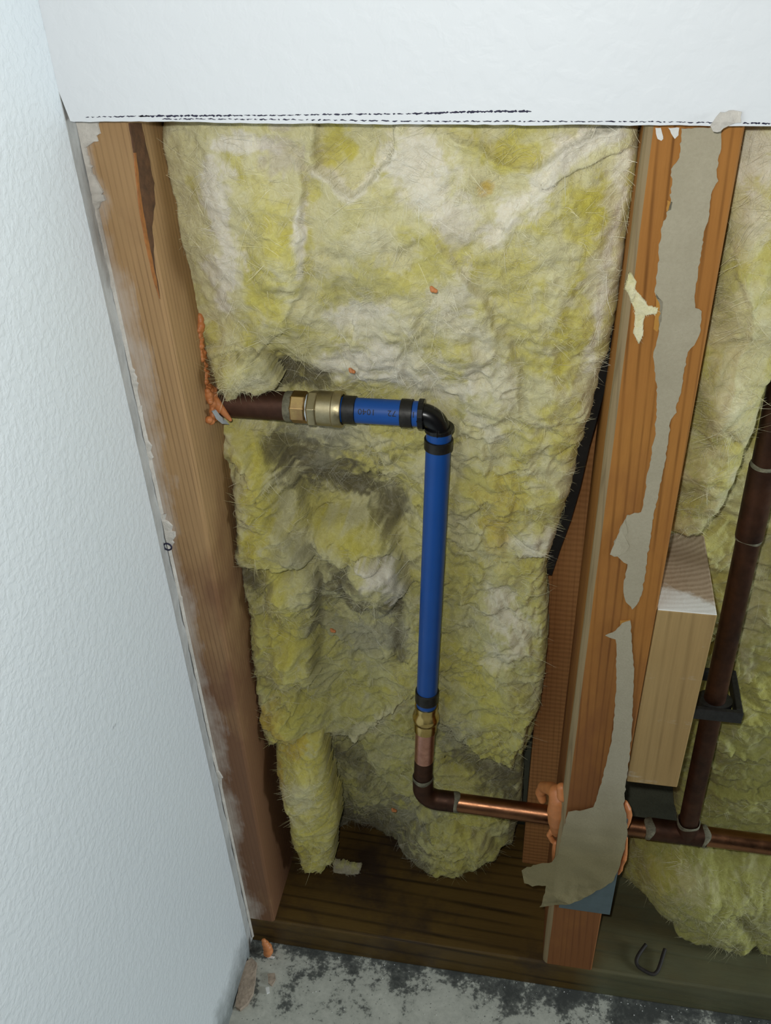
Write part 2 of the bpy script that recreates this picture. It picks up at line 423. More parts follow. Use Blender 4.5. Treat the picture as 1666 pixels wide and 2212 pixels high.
c = mix(nt, fz, (.36, .315, .215), (.50, .445, .325)); c = mix(nt, ramp(nt, bz, [(.42, 0.0), (.7, .6)]), c, (.34, .295, .20))
low_shade = N(nt, 'ShaderNodeMapRange'); low_shade.inputs[1].default_value = .30; low_shade.inputs[2].default_value = .20; nt.links.new(axis_of(nt, 2), low_shade.inputs[0])  # lower paper painted a darker brown to offset the fill light
c = mix(nt, math_(nt, 'MULTIPLY', low_shade.outputs[0], .85), c, mix(nt, fz, (.19, .155, .06), (.30, .245, .11)))
nt.links.new(c, b.inputs['Base Color']); b.inputs['Roughness'].default_value = .95; bump(nt, b, math_(nt, 'ADD', fz, bz), .5, .0008)
M_paper2 = simple_mat('darker_paper_edge', (.30, .25, .17), .95, var=.3, scale=120, bumpy=.5)
M_glue = simple_mat('amber_glue', (.50, .24, .05), .35, var=.2)
M_bark = simple_mat('dark_red_brown_bark', (.105, .045, .018), .7, var=.6, scale=120, bumpy=.9, bscale=300)
M_pitch = simple_mat('orange_pitch_line', (.36, .13, .03), .5, var=.4, scale=200)
M_facing = simple_mat('black_asphalt_facing', (.014, .015, .015), .7, var=.4, scale=80)
M_crumb = simple_mat('beige_gypsum_crumb', (.42, .33, .25), .95, var=.35, scale=120, bumpy=.8)
M_whitecrumb = simple_mat('white_crumb', (.75, .74, .70), .9, var=.15, scale=200)

# glass wool: colour comes from the tint stored on the wool itself, broken up by fibre noise
M_wool, nt, b = new_mat('yellow_glass_wool')
at = N(nt, 'ShaderNodeAttribute', attribute_name='tint')
v = coords(nt, kind='World')
f1 = noise(nt, v, 260, 4, .72, 1.2); f2 = noise(nt, v, 60, 3, .65, .8)
wisp = N(nt, 'ShaderNodeTexNoise', noise_type='RIDGED_MULTIFRACTAL'); wisp.inputs['Scale'].default_value = 75; wisp.inputs['Detail'].default_value = 4; wisp.inputs['Distortion'].default_value = 1.6
nt.links.new(v, wisp.inputs['Vector'])
wl_ = N(nt, 'ShaderNodeMapRange'); nt.links.new(wisp.outputs['Fac'], wl_.inputs[0]); wl_.inputs[1].default_value = .45; wl_.inputs[2].default_value = 1.5
c = mix(nt, .75, at.outputs['Color'], ramp(nt, f1, [(.28, .30), (.68, .72)]), 'SOFT_LIGHT')
lite = mix(nt, .55, c, (.74, .70, .56))
c = mix(nt, math_(nt, 'MULTIPLY', wl_.outputs[0], .75), c, lite)
c = mix(nt, math_(nt, 'MULTIPLY', ramp(nt, f2, [(.55, 0.0), (.74, 1.0)]), .5), c, lite)
nt.links.new(c, b.inputs['Base Color']); b.inputs['Roughness'].default_value = 1.0; b.inputs['Specular IOR Level'].default_value = .1
bump(nt, b, math_(nt, 'ADD', math_(nt, 'ADD', f1, math_(nt, 'MULTIPLY', wisp.outputs['Fac'], .4)), math_(nt, 'MULTIPLY', noise(nt, v, 900, 2, .7, 1.0), .5)), .5, .0022)
b.inputs['Sheen Weight'].default_value = .25; b.inputs['Sheen Roughness'].default_value = .6; b.inputs['Sheen Tint'].default_value = (1, .95, .75, 1)
M_fibre, nt, b = new_mat('glass_wool_fibres')
at = N(nt, 'ShaderNodeAttribute', attribute_name='tint')
nt.links.new(at.outputs['Color'], b.inputs['Base Color']); b.inputs['Roughness'].default_value = .5; b.inputs['Specular IOR Level'].default_value = .4

# ================================================================== THE SETTING
XL, XS, XR0, XR1 = -233.0, -206.5, 33.0, 75.0      # left wall face, left stud face, right stud sides
ZCUT, ZP = 732.0, 38.0
mesh('floor', *box_geo(-246, 420, -900, 160, -40, 0), M_floor, kind='structure')
# left wall drywall, painted up to where the removed board's face was
wl = mesh('wall_left', *box_geo(XL - 12.5, XL, -900, -12.5, 0, 1250), M_wall, kind='structure')
n = 90; zz = np.linspace(4, ZCUT + 14, n); V = []; F = []
for i, z in enumerate(zz):
    w = 1.0 * float(gnoise(np.array([[z / 17, 3.3, 1.1]]))[0]); w2 = .5 * float(gnoise(np.array([[z / 9, 8.3, 1.1]]))[0])
    V += [(XL - 12, -12.6, z), (XL + .15 + w2, -12.6 + .4 * w, z), (XL - .6 + w2, -9 + w, z), (XL - 1.0 + w, -4, z), (XL - .6 + w, -.2, z), (XL - 12, -.2, z)]
for i in range(n - 1):
    for k in range(5):
        a = i * 6 + k; F.append((a, a + 6, a + 7, a + 1))
mesh('unpainted_edge', V, F, M_strip, wl, label='bare grey gypsum strip along the corner where the board was cut away')
# header: the drywall left above the cut
n = 160; V = []; F = []; xs = np.linspace(XL, 420, n)
for i, x in enumerate(xs):
    e = .45 * float(gnoise(np.array([[x / 21, 1.7, 4.4]]))[0]) + .3 * float(gnoise(np.array([[x / 5, 5.7, 2.4]]))[0])
    e += 1.6 * math.sin((x + 230) / 310 * math.pi) * -.25
    xx = x if i else XL + .02
    zb = ZCUT + e
    V += [(xx + (2.6 if i == 0 else 0), -12.5, zb), (xx, -12.5, ZCUT + 13), (xx, -12.5, 1250), (xx, -.2, 1250), (xx, -.2, ZCUT + 13), (xx + (2.6 if i == 0 else 0), -.2, zb)]
for i in range(n - 1):
    for k in range(6):
        a, b2 = i * 6 + k, i * 6 + (k + 1) % 6; F.append((a, b2, b2 + 6, a + 6))
F += [tuple(range(6))[::-1], tuple((n - 1) * 6 + k for k in range(6))]
wb = mesh('wall_back', V, F, M_head, kind='structure')
# dashes of the marker line, each a short streak of ink
def ink_run(px, z_of, x_range, gap, h, seed, mode):
    rr = random.Random(seed); V = []; F = []; u = x_range[0]
    while u < x_range[1]:
        L = rr.uniform(5, 26) * mode; cu = u; top = []; bot = []
        k = max(3, int(L / 3))
        for j in range(k + 1):
            uu = cu + L * j / k; vv = z_of(uu) + rr.uniform(-1.0, 1.0); hh = h * (rr.uniform(.35, 1.0) if 0 < j < k else .15)
            top.append(PY(uu, vv - hh, -12.62)); bot.append(PY(uu, vv + hh, -12.62))
        o = len(V); V += top + bot; F += [(o + j, o + j + 1, o + k + 2 + j, o + k + 1 + j) for j in range(k)]
        u += L + rr.uniform(.3, 1.0) * gap
    return V, F
line1 = lambda u: np.interp(u, [190, 300, 420, 600, 700, 880, 1000, 1135], [253, 251, 250, 249, 247, 246, 242, 240])
line2 = lambda u: np.interp(u, [165, 420, 600, 750, 900, 1130, 1400, 1666], [258, 257, 258, 260, 262, 262, 263, 267])
V, F = join_geo(ink_run(0, line1, (185, 300), 5, 1.6, 1, 1), ink_run(0, line1, (300, 500), 1.5, 2.6, 21, 1.4), ink_run(0, line1, (500, 640), 3.0, 1.6, 2, 1), ink_run(0, line1, (640, 890), 6, 2.0, 3, 1.1), ink_run(0, line1, (890, 1132), 2.0, 3.0, 4, 2.4),
                ink_run(0, line2, (350, 560), 4, 1.5, 6, 1), ink_run(0, line2, (560, 1540), 6, 1.7, 5, 1), ink_run(0, line2, (1605, 1690), 3, 2.4, 8, 1.5))
mk = mesh('marker_line', V, F, M_ink, wb, label='broken dark violet marker line drawn along the cut', kind='stuff')
# rear sheathing of the wall cavity
mesh('wall_rear', *box_geo(-250, 420, 140, 150, 0, 900), M_sheath, kind='structure')

# ------------------------------------------------------------------ lumber
pl = mesh('bottom_plate', *box_geo(-246, 420, .0, 139.5, 0.0, ZP), M_plate, label='dark damp bottom plate lying on the concrete under the studs', cat='lumber')
bevel(pl, 2.2, 3)
ls_root = thing('wall_stud', 'tan dusty left stud standing against the white side wall', 'stud', (-226, 45, ZP))
n = 60; V = []; F = []
for z in np.linspace(ZP, 900, n):
    bow = -4.5 * (1 - (z - ZP) / 500) if z < 400 else 0.0
    bow = -3.0 * max(0, (360 - z) / 360) + 1.6 * math.exp(-((z - 560) / 110) ** 2)
    xs_ = XS + bow
    r = 2.2
    V += [(-246, .0, z), (xs_ - r, .0, z), (xs_ - r * .3, r * .3, z), (xs_, r, z), (xs_, 139, z), (-246, 139, z)]
for i in range(n - 1):
    for k in range(6):
        a, b2 = i * 6 + k, i * 6 + (k + 1) % 6; F.append((a, b2, b2 + 6, a + 6))
F += [tuple(range(6))[::-1], tuple((n - 1) * 6 + k for k in range(6))]
mesh('board', V, F, M_lstud, ls_root)
XSF = XS + .5
streak = roughen([(277, 266), (303, 266), (312, 310), (322, 350), (331, 395), (333, 440), (326, 490), (331, 560), (343, 640), (330, 590), (318, 520), (306, 455), (297, 400), (289, 340)], 1.5, 14)
sheet('bark_streak', [PX(u, v, XSF) for u, v in streak], .7, (1, 0, 0), M_bark, ls_root, label='dark red brown bark streak at the top of the stud')
streak = roughen([(288, 330), (292, 330), (302, 420), (312, 480), (324, 545), (344, 645), (330, 600), (312, 520), (300, 450)], .8, 14)
sheet('pitch_line', [PX(u, v, XSF + .5) for u, v in streak], .6, (1, 0, 0), M_pitch, ls_root)
# ragged plaster left on the stud front along the corner
rb = [(262, 216), (305, 213), (316, 186), (335, 190), (380, 207), (432, 230), (452, 213), (448, 195), (470, 205), (500, 213), (560, 227), (620, 240), (700, 255), (760, 270), (800, 292), (850, 298), (900, 306), (950, 318), (962, 329), (1000, 326), (1060, 340), (1100, 349), (1148, 379), (1172, 377), (1200, 362), (1260, 378), (1300, 392), (1340, 396), (1400, 404), (1450, 420), (1500, 430), (1560, 436), (1620, 449), (1680, 482), (1700, 474), (1760, 484), (1830, 494), (1900, 508), (1960, 518), (2020, 533)]
ru = roughen([(u, v) for v, u in rb], 5.0, 7)
ru = [p for p in ru if p[1] > 258]
ru = ru[:[i for i, p in enumerate(ru) if p[1] > 2015][0] + 1]
left = [(XL - .4, 0.0, PY(u, v, 0)[2]) for u, v in ru]
V = []; F = []
for i, ((u, v), l) in enumerate(zip(ru, left)):
    r = PY(u, v, -.3); r[0] = max(r[0], XL + 1.0); t = .9 + .8 * abs(float(gnoise(np.array([[v / 30, 2, 2]]))[0]))
    V += [(l[0], -.1, r[2]), (l[0], -t * 2.0, r[2]), ((l[0] + r[0]) / 2, -t * 1.5, r[2]), (r[0] - .4, -t, r[2]), (r[0], -.1, r[2])]
for i in range(len(ru) - 1):
    for k in range(4):
        a = i * 5 + k; F.append((a, a + 5, a + 6, a + 1))
mesh('plaster_residue', V, F, M_plaster, ls_root, label='ragged off white plaster left along the corner edge')
c = PY(362, 1181, -4.2); d, n_, b_ = frame_of((0, 1, 0))
ring = [c + (n_ * math.cos(a) + b_ * math.sin(a)) * 2.6 for a in np.linspace(0, 2 * math.pi, 25)]
mesh('scribbled_ring', *tube_geo(ring, .55, 8, False), M_ink, ls_root, smooth=True)
# nail hole and knot
sheet('knot', [PX(u, v, XS - .3) for u, v in roughen([(466, 1065), (474, 1068), (481, 1120), (492, 1170), (484, 1175), (474, 1130)], 1, 10)], .6, (1, 0, 0), M_pitch, ls_root)

rs_root = thing('wall_stud', 'orange brown stud with torn paper strip between the two insulated bays', 'stud', (54, 45, ZP))
prof = [(XR0, 89), (XR0, 5.5), (XR0 + .5, 3.0), (XR0 + 1.8, 1.1), (XR0 + 3.9, .15), (XR0 + 4.4, 0), (XR1 - 1, 0), (XR1, 1.0), (XR1, 89)]
V = []; F = []; fm = []; m = len(prof); zs = np.linspace(ZP, 900, 40)
for z in zs:
    for k, (x, y) in enumerate(prof):
        V.append((x + (.5 * float(gnoise(np.array([[z / 60, k * 1.0, 3]]))[0]) if 1 <= k <= 5 else 0), y, z))
for i in range(len(zs) - 1):
    for k in range(m):
        a, b2 = i * m + k, i * m + (k + 1) % m; F.append((a, b2, b2 + m, a + m)); fm.append(1 if 1 <= k <= 3 else 0)
F += [tuple(range(m))[::-1], tuple((len(zs) - 1) * m + k for k in range(m))]; fm += [0, 0]
mesh('board', V, F, None, rs_root, mats=[M_rstud, M_rstud_edge], fmat=fm)
for poly in ([(1416, 276), (1428, 276), (1433, 300), (1429, 304), (1421, 300)], [(1444, 276), (1468, 276), (1466, 292), (1458, 300), (1450, 288)]):
    sheet('paint_smear', [PY(u, v, -.1) for u, v in roughen(poly, 1.2, 6)], .15, (0, -1, 0), M_whitecrumb, rs_root)
for poly in ([(1442, 432), (1453, 436), (1450, 452), (1440, 456)], [(1418, 634), (1432, 650), (1430, 690), (1420, 716), (1412, 710), (1416, 670)], [(1340, 1340), (1362, 1338), (1352, 1358), (1338, 1362)]):
    sheet('glue_spot', [PY(u, v, -.1) for u, v in roughen(poly, 1.2, 8)], .5, (0, -1, 0), M_glue, rs_root)
YB = 95.0
xb0 = PY(1143, 1690, YB)[0]
bb = mesh('backing_board', *box_geo(xb0, 60, YB, 133, ZP, 900), M_back, label='rough sawn brown board set back behind the left edge of the right stud', cat='lumber')
bevel(bb, 1.0)
bk = thing('wood_block', 'short pale pine block with white paint on its top, fixed beside the right stud', 'lumber', (92, 40, 290.7))
v_, f_ = box_geo(XR1 + .3, 110, .3, 85, 290.7, 452)
o = mesh('block_body', v_, f_, None, bk, mats=[M_block, M_blocktop], fmat=[0, 1, 0, 0, 0, 0]); bevel(o, .9)

# ------------------------------------------------------------------ water pipe
YP = 50.0
a0 = PY(520, 882, YP); a1 = PY(860, 881, YP)
ZT = (a0[2] + a1[2]) / 2 ; ux = lambda u: PY(u, 881, YP)[0]
vT = PY(945, 1010, YP); vB = PY(923.5, 1480, YP)
xv = lambda z: vT[0] + (vB[0] - vT[0]) * (z - vT[2]) / (vB[2] - vT[2])
vz = lambda v: PY(np.interp(v, [1010, 1480, 1700], [945, 923.5, 921]), v, YP)[2]
R = 7.95
wp = thing('water_pipe', 'blue and copper water pipe running down the middle bay and through the right stud', 'pipe', (xv(380), YP, vz(1735)))
def H(u0, u1, prof, name, mat, parent=wp, seg=40, **kw):
    p0 = np.array([ux(u0), YP, ZT]); p1 = np.array([ux(u1), YP, ZT]); L = p1[0] - p0[0]
    pr = [(t * L, r) for t, r in prof]
    g = lathe_geo(p0, p1, pr, seg); o = mesh(name, *g, mat, parent, smooth=True, **kw); edge_split(o); return o
def edge_split(o, ang=35):
    me = o.data
    bm = bmesh.new(); bm.from_mesh(me)
    for e in bm.edges:
        if len(e.link_faces) == 2 and e.calc_face_angle(0) > math.radians(ang): e.smooth = False
    bm.to_mesh(me); bm.free()
H(470, 632, [(0, 9.1), (1, 9.1)], 'copper_stub', M_cu_stub, label='dark brown tarnished copper stub')
H(618, 634, [(0, 9.15), (.15, 9.6), (.85, 9.7), (1, 9.2)], 'solder_ring', M_solder)
def hexg(u0, u1, rad, seg=6, ch=.12, off=.3):
    p0 = np.array([ux(u0), YP, ZT]); L = ux(u1) - ux(u0); V = []; F = []
    for t, r in ((0, .90), (ch, 1.0), (1 - ch, 1.0), (1, .90)):
        for k in range(seg):
            a = 2 * math.pi * (k + off) / seg; V.append(p0 + np.array([t * L, math.cos(a) * rad * r, math.sin(a) * rad * r]))
    for i in range(3):
        for k in range(seg): k2 = (k + 1) % seg; F.append((i * seg + k, i * seg + k2, (i + 1) * seg + k2, (i + 1) * seg + k))
    F += [tuple(range(seg))[::-1], tuple(3 * seg + k for k in range(seg))]
    return V, F
o = mesh('male_adapter', *hexg(632, 666, 10.3, 8, .1, .5), M_brass_warm, wp, label='yellow brass male adapter with flat faces'); bevel(o, .4)
H(664, 672, [(0, 8.8), (.5, 9.0), (1, 8.8)], 'thread_tape', M_tape)
o = mesh('hex_nut', *hexg(668, 690, 11.8, 6, .16, .62), M_brass_dull, wp); bevel(o, .4)
H(688, 741, [(0, 10.2), (.04, 10.9), (.62, 11.0), (.66, 11.5), (.96, 11.5), (1, 11.2), (1, 9.6), (.75, 9.3)], 'brass_collar', M_brass_dull, label='satin brass collar gripping the blue pipe end')
pxh = H(722, 906, [(0, R), (1, R)], 'pex_pipe', M_blue, label='short horizontal blue plastic pipe')
H(742, 770, [(0, 8.1), (.04, 8.9), (.96, 8.9), (1, 8.1)], 'crimp_ring', M_ring, pxh)
H(866, 893, [(0, 8.1), (.04, 8.9), (.96, 8.9), (1, 8.1)], 'crimp_ring', M_ring, pxh)
# printed digits wrap round the pipe, upside down as in the photo
camdir = CAM - np.array([ux(800), YP, ZT]); ang0 = math.atan2(camdir[2], -camdir[1])
TV, TF = [], []
for txt, uc in (('1', 897), ('72', 851), ('1040', 797), ('2', 736)):
    cu = bpy.data.curves.new('t', 'FONT'); cu.body = txt; cu.size = 1.0; cu.align_x = 'CENTER'; cu.resolution_u = 2
    to = bpy.data.objects.new('t', cu); COL.objects.link(to); bpy.context.view_layer.update()
    dg = bpy.context.evaluated_depsgraph_get(); tm = to.evaluated_get(dg).to_mesh()
    bm = bmesh.new(); bm.from_mesh(tm); to.evaluated_get(dg).to_mesh_clear()
    bmesh.ops.triangulate(bm, faces=bm.faces[:]); bmesh.ops.subdivide_edges(bm, edges=bm.edges[:], cuts=2); bmesh.ops.triangulate(bm, faces=bm.faces[:])
    bm.verts.index_update(); o0 = len(TV)
    for q in bm.verts:
        sx, sy = -q.co.x * 5.6, -(q.co.y - .35) * 5.2
        th = ang0 - .10 + sy / R
        TV.append((ux(uc) + sx, YP - math.cos(th) * (R + .07), ZT + math.sin(th) * (R + .07)))
    TF += [tuple(x.index + o0 for x in f.verts) for f in bm.faces]
    bm.free(); bpy.data.objects.remove(to); bpy.data.curves.remove(cu)
mesh('printed_text', TV, TF, M_text, pxh, label='upside down black print reading 1 72 1040 2')
# black elbow
ze = vz(926); xe = xv(ze); rr_ = 11.5
el_pts = [np.array([ux(904), YP, ZT])] + [np.array([xe - rr_ + rr_ * math.sin(t), YP, ZT - rr_ + rr_ * math.cos(t)]) for t in np.linspace(0, math.pi / 2, 12)] + [np.array([xe, YP, ze])]
el = mesh('elbow_fitting', *tube_geo(el_pts, 7.0, 32), M_black, wp, smooth=True, label='glossy black plastic elbow'); edge_split(el, 50)
def half_flange(c, axis, r, t, name, a0, a1):
    d, n_, b_ = frame_of(axis); V = []; F = []; k = 24
    for i in range(k + 1):
        a = a0 + (a1 - a0) * i / k; e = n_ * math.cos(a) + b_ * math.sin(a)
        for rad, s in ((r * .70, -t / 2), (r, -t / 2), (r, t / 2), (r * .70, t / 2)): V.append(c + e * rad + d * s)
    for i in range(k):
        for j in range(4): a_, b2 = i * 4 + j, i * 4 + (j + 1) % 4; F.append((a_, b2, b2 + 4, a_ + 4))
    F += [(0, 1, 2, 3), tuple(4 * k + j for j in (3, 2, 1, 0))]
    o = mesh(name, V, F, M_black, el); bevel(o, .3); return o
half_flange(np.array([ux(911), YP, ZT]), (1, 0, 0), 9.6, 3.4, 'stop_flange', 0, 2 * math.pi * .999)
half_flange(np.array([xe, YP, ze + .5]), (0, 0, -1), 9.3, 2.6, 'stop_flange', 0, 2 * math.pi * .999)
def Vt(z0, z1, prof, name, mat, parent=wp, seg=40, **kw):
    p0 = np.array([xv(z0), YP, z0]); p1 = np.array([xv(z1), YP, z1]); L = np.linalg.norm(p1 - p0)
    o = mesh(name, *lathe_geo(p0, p1, [(t * L, r) for t, r in prof], seg), mat, parent, smooth=True, **kw); edge_split(o); return o
ztop, zbot = vz(929), vz(1522)
pxv = Vt(ztop, zbot, [(0, R - 1.2), (0.002, R), (1, R)], 'pex_pipe', M_blue, label='long vertical blue plastic pipe')
Vt(vz(946), vz(968), [(0, 8.1), (.05, 9.0), (.95, 9.0), (1, 8.1)], 'crimp_ring', M_ring, pxv)
Vt(vz(1491), vz(1513), [(0, 8.1), (.05, 9.0), (.95, 9.0), (1, 8.1)], 'crimp_ring', M_ring, pxv)
Vt(vz(1521), vz(1577), [(0, 7.2), (.01, 8.9), (.10, 9.1), (.2, 8.8), (.30, 9.0), (.40, 10.2), (.47, 10.6), (.54, 10.5), (.62, 9.2), (.66, 9.0), (.70, 9.3), (.96, 9.1), (1, 8.0)], 'press_adapter', M_brass, label='polished brass adapter with a raised bead')
zc = vz(1640); zel = vz(1688)
Vt(vz(1574), zc, [(0, 7.8), (1, 7.8)], 'clean_copper', M_cu_pink, label='freshly sanded pink copper')
Vt(zc, zel, [(0, 7.8), (1, 7.8)], 'copper_pipe', M_cu_dark)
hz0 = PY(1000, 1735, YP); hz1 = PY(1640, 1822, YP); ZH = lambda x: hz0[2] + (hz1[2] - hz0[2]) * (x - hz0[0]) / (hz1[0] - hz0[0])
xc = xv(zel); rc = 13.0; ZL = ZH(xc + rc)
cel = [np.array([xc, YP, zel + 5.5]), np.array([xc, YP, ZL + rc])] + [np.array([xc + rc - rc * math.cos(t), YP, ZL + rc - rc * math.sin(t)]) for t in np.linspace(.1, math.pi / 2, 12)]
xe2 = PY(986, 1733, YP)[0]
cel.append(np.array([max(xe2, xc + rc + 2), YP, ZL]))
ce = mesh('copper_elbow', *tube_geo(cel, 8.6, 32), M_cu_dark, wp, smooth=True, label='tarnished soldered copper elbow'); edge_split(ce, 50)
def ring_at(p, axis, r, w, name, mat, parent, wob=.5):
    d, n_, b_ = frame_of(axis); V = []; F = []; seg = 36
    ph = random.uniform(0, 6)
    for j, (t, rr) in enumerate(((-1, -.9), (-.7, .3), (0, .7), (.7, .3), (1, -.9))):
        for k in range(seg):
            a = 2 * math.pi * k / seg; e = n_ * math.cos(a) + b_ * math.sin(a)
            V.append(p + d * (t * w * (1 + .35 * math.sin(2 * a + ph)) + wob * math.sin(3 * a + ph)) + e * (r + rr * .38))
    for j in range(4):
        for k in range(seg): k2 = (k + 1) % seg; F.append((j * seg + k, j * seg + k2, (j + 1) * seg + k2, (j + 1) * seg + k))
    return mesh(name, V, F, mat, parent, smooth=True)
ring_at(cel[0] + (0, 0, -.5), (0, 0, 1), 8.6, 2.0, 'solder_ring', M_solder, ce)
ring_at(cel[-1], (1, 0, 0), 8.5, 2.4, 'solder_ring', M_solder, ce)
XH = 400.0
cp = mesh('copper_pipe', *tube_geo([np.array([x, YP, ZH(x)]) for x in np.linspace(cel[-1][0] - 4, XH, 24)], R, 36), M_cu_warm, wp, smooth=True, label='warm brown horizontal copper pipe'); edge_split(cp, 50)
xr_b = PY(1490, 1765, YP)[0]; xr_t = PY(1642, 1050, YP)[0]
zr_b, zr_t = PY(1490, 1765, YP)[2], PY(1642, 1050, YP)[2]
xr = lambda z: xr_b + (xr_t - xr_b) * (z - zr_b) / (zr_t - zr_b)
zt = ZH(xr_b)
t0, t1 = PY(1400, 1788, YP)[0], PY(1525, 1805, YP)[0]
tv, tf = join_geo(tube_geo([np.array([x, YP, ZH(x)]) for x in np.linspace(t0, t1, 5)], 8.9, 36), tube_geo([np.array([xr(zt), YP, zt]), np.array([xr(zt + 15), YP, zt + 15])], 8.9, 36))
te = mesh('tee_fitting', tv, tf, M_cu_dark, wp, smooth=True, label='dark copper tee with grey solder'); edge_split(te, 50)
ring_at(np.array([t0 + 1, YP, ZH(t0)]), (1, 0, 0), 8.8, 3.4, 'solder_ring', M_solder, te, 1.0)
ring_at(np.array([t1 - 1, YP, ZH(t1)]), (1, 0, 0), 8.8, 2.4, 'solder_ring', M_solder, te, 1.0)
ring_at(np.array([xr(zt + 15), YP, zt + 15]), (0, 0, 1), 8.8, 2.0, 'solder_ring', M_solder, te, 1.0)
ri = mesh('copper_riser', *tube_geo([np.array([xr(z), YP, z]) for z in np.linspace(zt + 6, 735, 12)], 7.5, 36), M_cu_dark, wp, smooth=True, label='dark brown vertical copper riser'); edge_split(ri, 50)
zc0, zc1 = PY(1612, 1158, YP)[2], PY(1645, 1005, YP)[2]
co = mesh('pipe_coupling', *tube_geo([np.array([xr(z), YP, z]) for z in np.linspace(zc0, zc1, 4)], 8.5, 36), M_cu_dark, ri, smooth=True); edge_split(co, 50)
ring_at(np.array([xr(zc0), YP, zc0 - .5]), (0, 0, 1), 8.0, 1.5, 'solder_ring', M_solder, ri)
ring_at(np.array([xr(zc1), YP, zc1 + .5]), (0, 0, 1), 8.0, 1.7, 'solder_ring', M_solder, ri)

# black plastic bracket that holds the riser
zb = PY(1548, 1512, YP)[2]; cx = xr(zb)
br = thing('pipe_bracket', 'black plastic bracket clamped round the dark riser pipe', 'bracket', (cx, YP, zb - 6))
o = mesh('bracket_front', *box_geo(cx - 17, cx + 18, YP - 13, YP - 9.2, zb - 8, zb + 2), M_bracket, br); bevel(o, .6)
o = mesh('bracket_side', *box_geo(cx + 13.5, cx + 18, YP - 9.2, YP + 26, zb - 8, zb + 2), M_bracket, br); bevel(o, .6)
o = mesh('bracket_rear', *box_geo(cx - 17, cx + 18, YP + 26, YP + 30, zb - 8, zb + 2), M_bracket, br); bevel(o, .6)
V, F = [], []; seg = 28
for k in range(seg):
    a = 2 * math.pi * k / seg
    for rr2, zz2 in ((7.6, zb - 5), (12.5, zb - 5), (12.5, zb + 1.0), (7.6, zb + 1.5)): V.append((cx + rr2 * math.cos(a), YP + rr2 * math.sin(a) * (1.0 if rr2 < 8 else .73), zz2))
for k in range(seg):
    for j in range(4): a_, b2 = k * 4 + j, k * 4 + (j + 1) % 4; c_ = ((k + 1) % seg) * 4; F.append((a_, b2, c_ + (j + 1) % 4, c_ + j))
mesh('bracket_collar', V, F, M_bracket, br)

# ------------------------------------------------------------------ glass wool
def rbf(ctrl):
    P = np.array([PY(u, v, Y) for u, v, Y in ctrl]); A = P[:, [0, 2]]
    D = np.hypot(A[:, None, 0] - A[None, :, 0], A[:, None, 1] - A[None, :, 1])
    n = len(A); K = np.zeros((n + 1, n + 1)); K[:n, :n] = np.sqrt(D * D + 100.0) ; K[:n, n] = 1; K[n, :n] = 1
    K[:n, :n] -= np.eye(n) * 4.0
    w = np.linalg.solve(K, np.append(P[:, 1], 0))
    def f(x, z):
        r = np.full(x.shape, w[-1])
        for k in range(n): r = r + w[k] * np.sqrt((x - A[k, 0]) ** 2 + (z - A[k, 1]) ** 2 + 100.0)
        return r
    return f
YEL = np.array([.64, .575, .225]); CREAM = np.array([.80, .735, .50]); WHITE = np.array([.87, .80, .655]); SAT = np.array([.62, .535, .085]); DIRT_SHADE = np.array([.14, .118, .062]); GREEN = np.array([.40, .385, .11]); TAUPE = np.array([.58, .50, .42]); AMBER = np.array([.62, .42, .06]); GREY = np.array([.37, .35, .25])  # the dirt tint also paints shade of creases and cavities into the wool
def cellular(p, scale, seed):
    q = p / scale; i = np.floor(q).astype(int); best = np.full(len(q), 9.0); second = np.full(len(q), 9.0)
    for dx in (-1, 0, 1):
        for dy in (-1, 0, 1):
            c = i + (dx, dy); h = _perm[_perm[(c[:, 0] + seed) & 255] + (c[:, 1] & 255)]
            o = _grad[h][:, :2] * .45 + .5; d = np.hypot(*(c + o - q).T)
            second = np.where(d < best, best, np.minimum(second, d)); best = np.minimum(best, d)
    return best, second
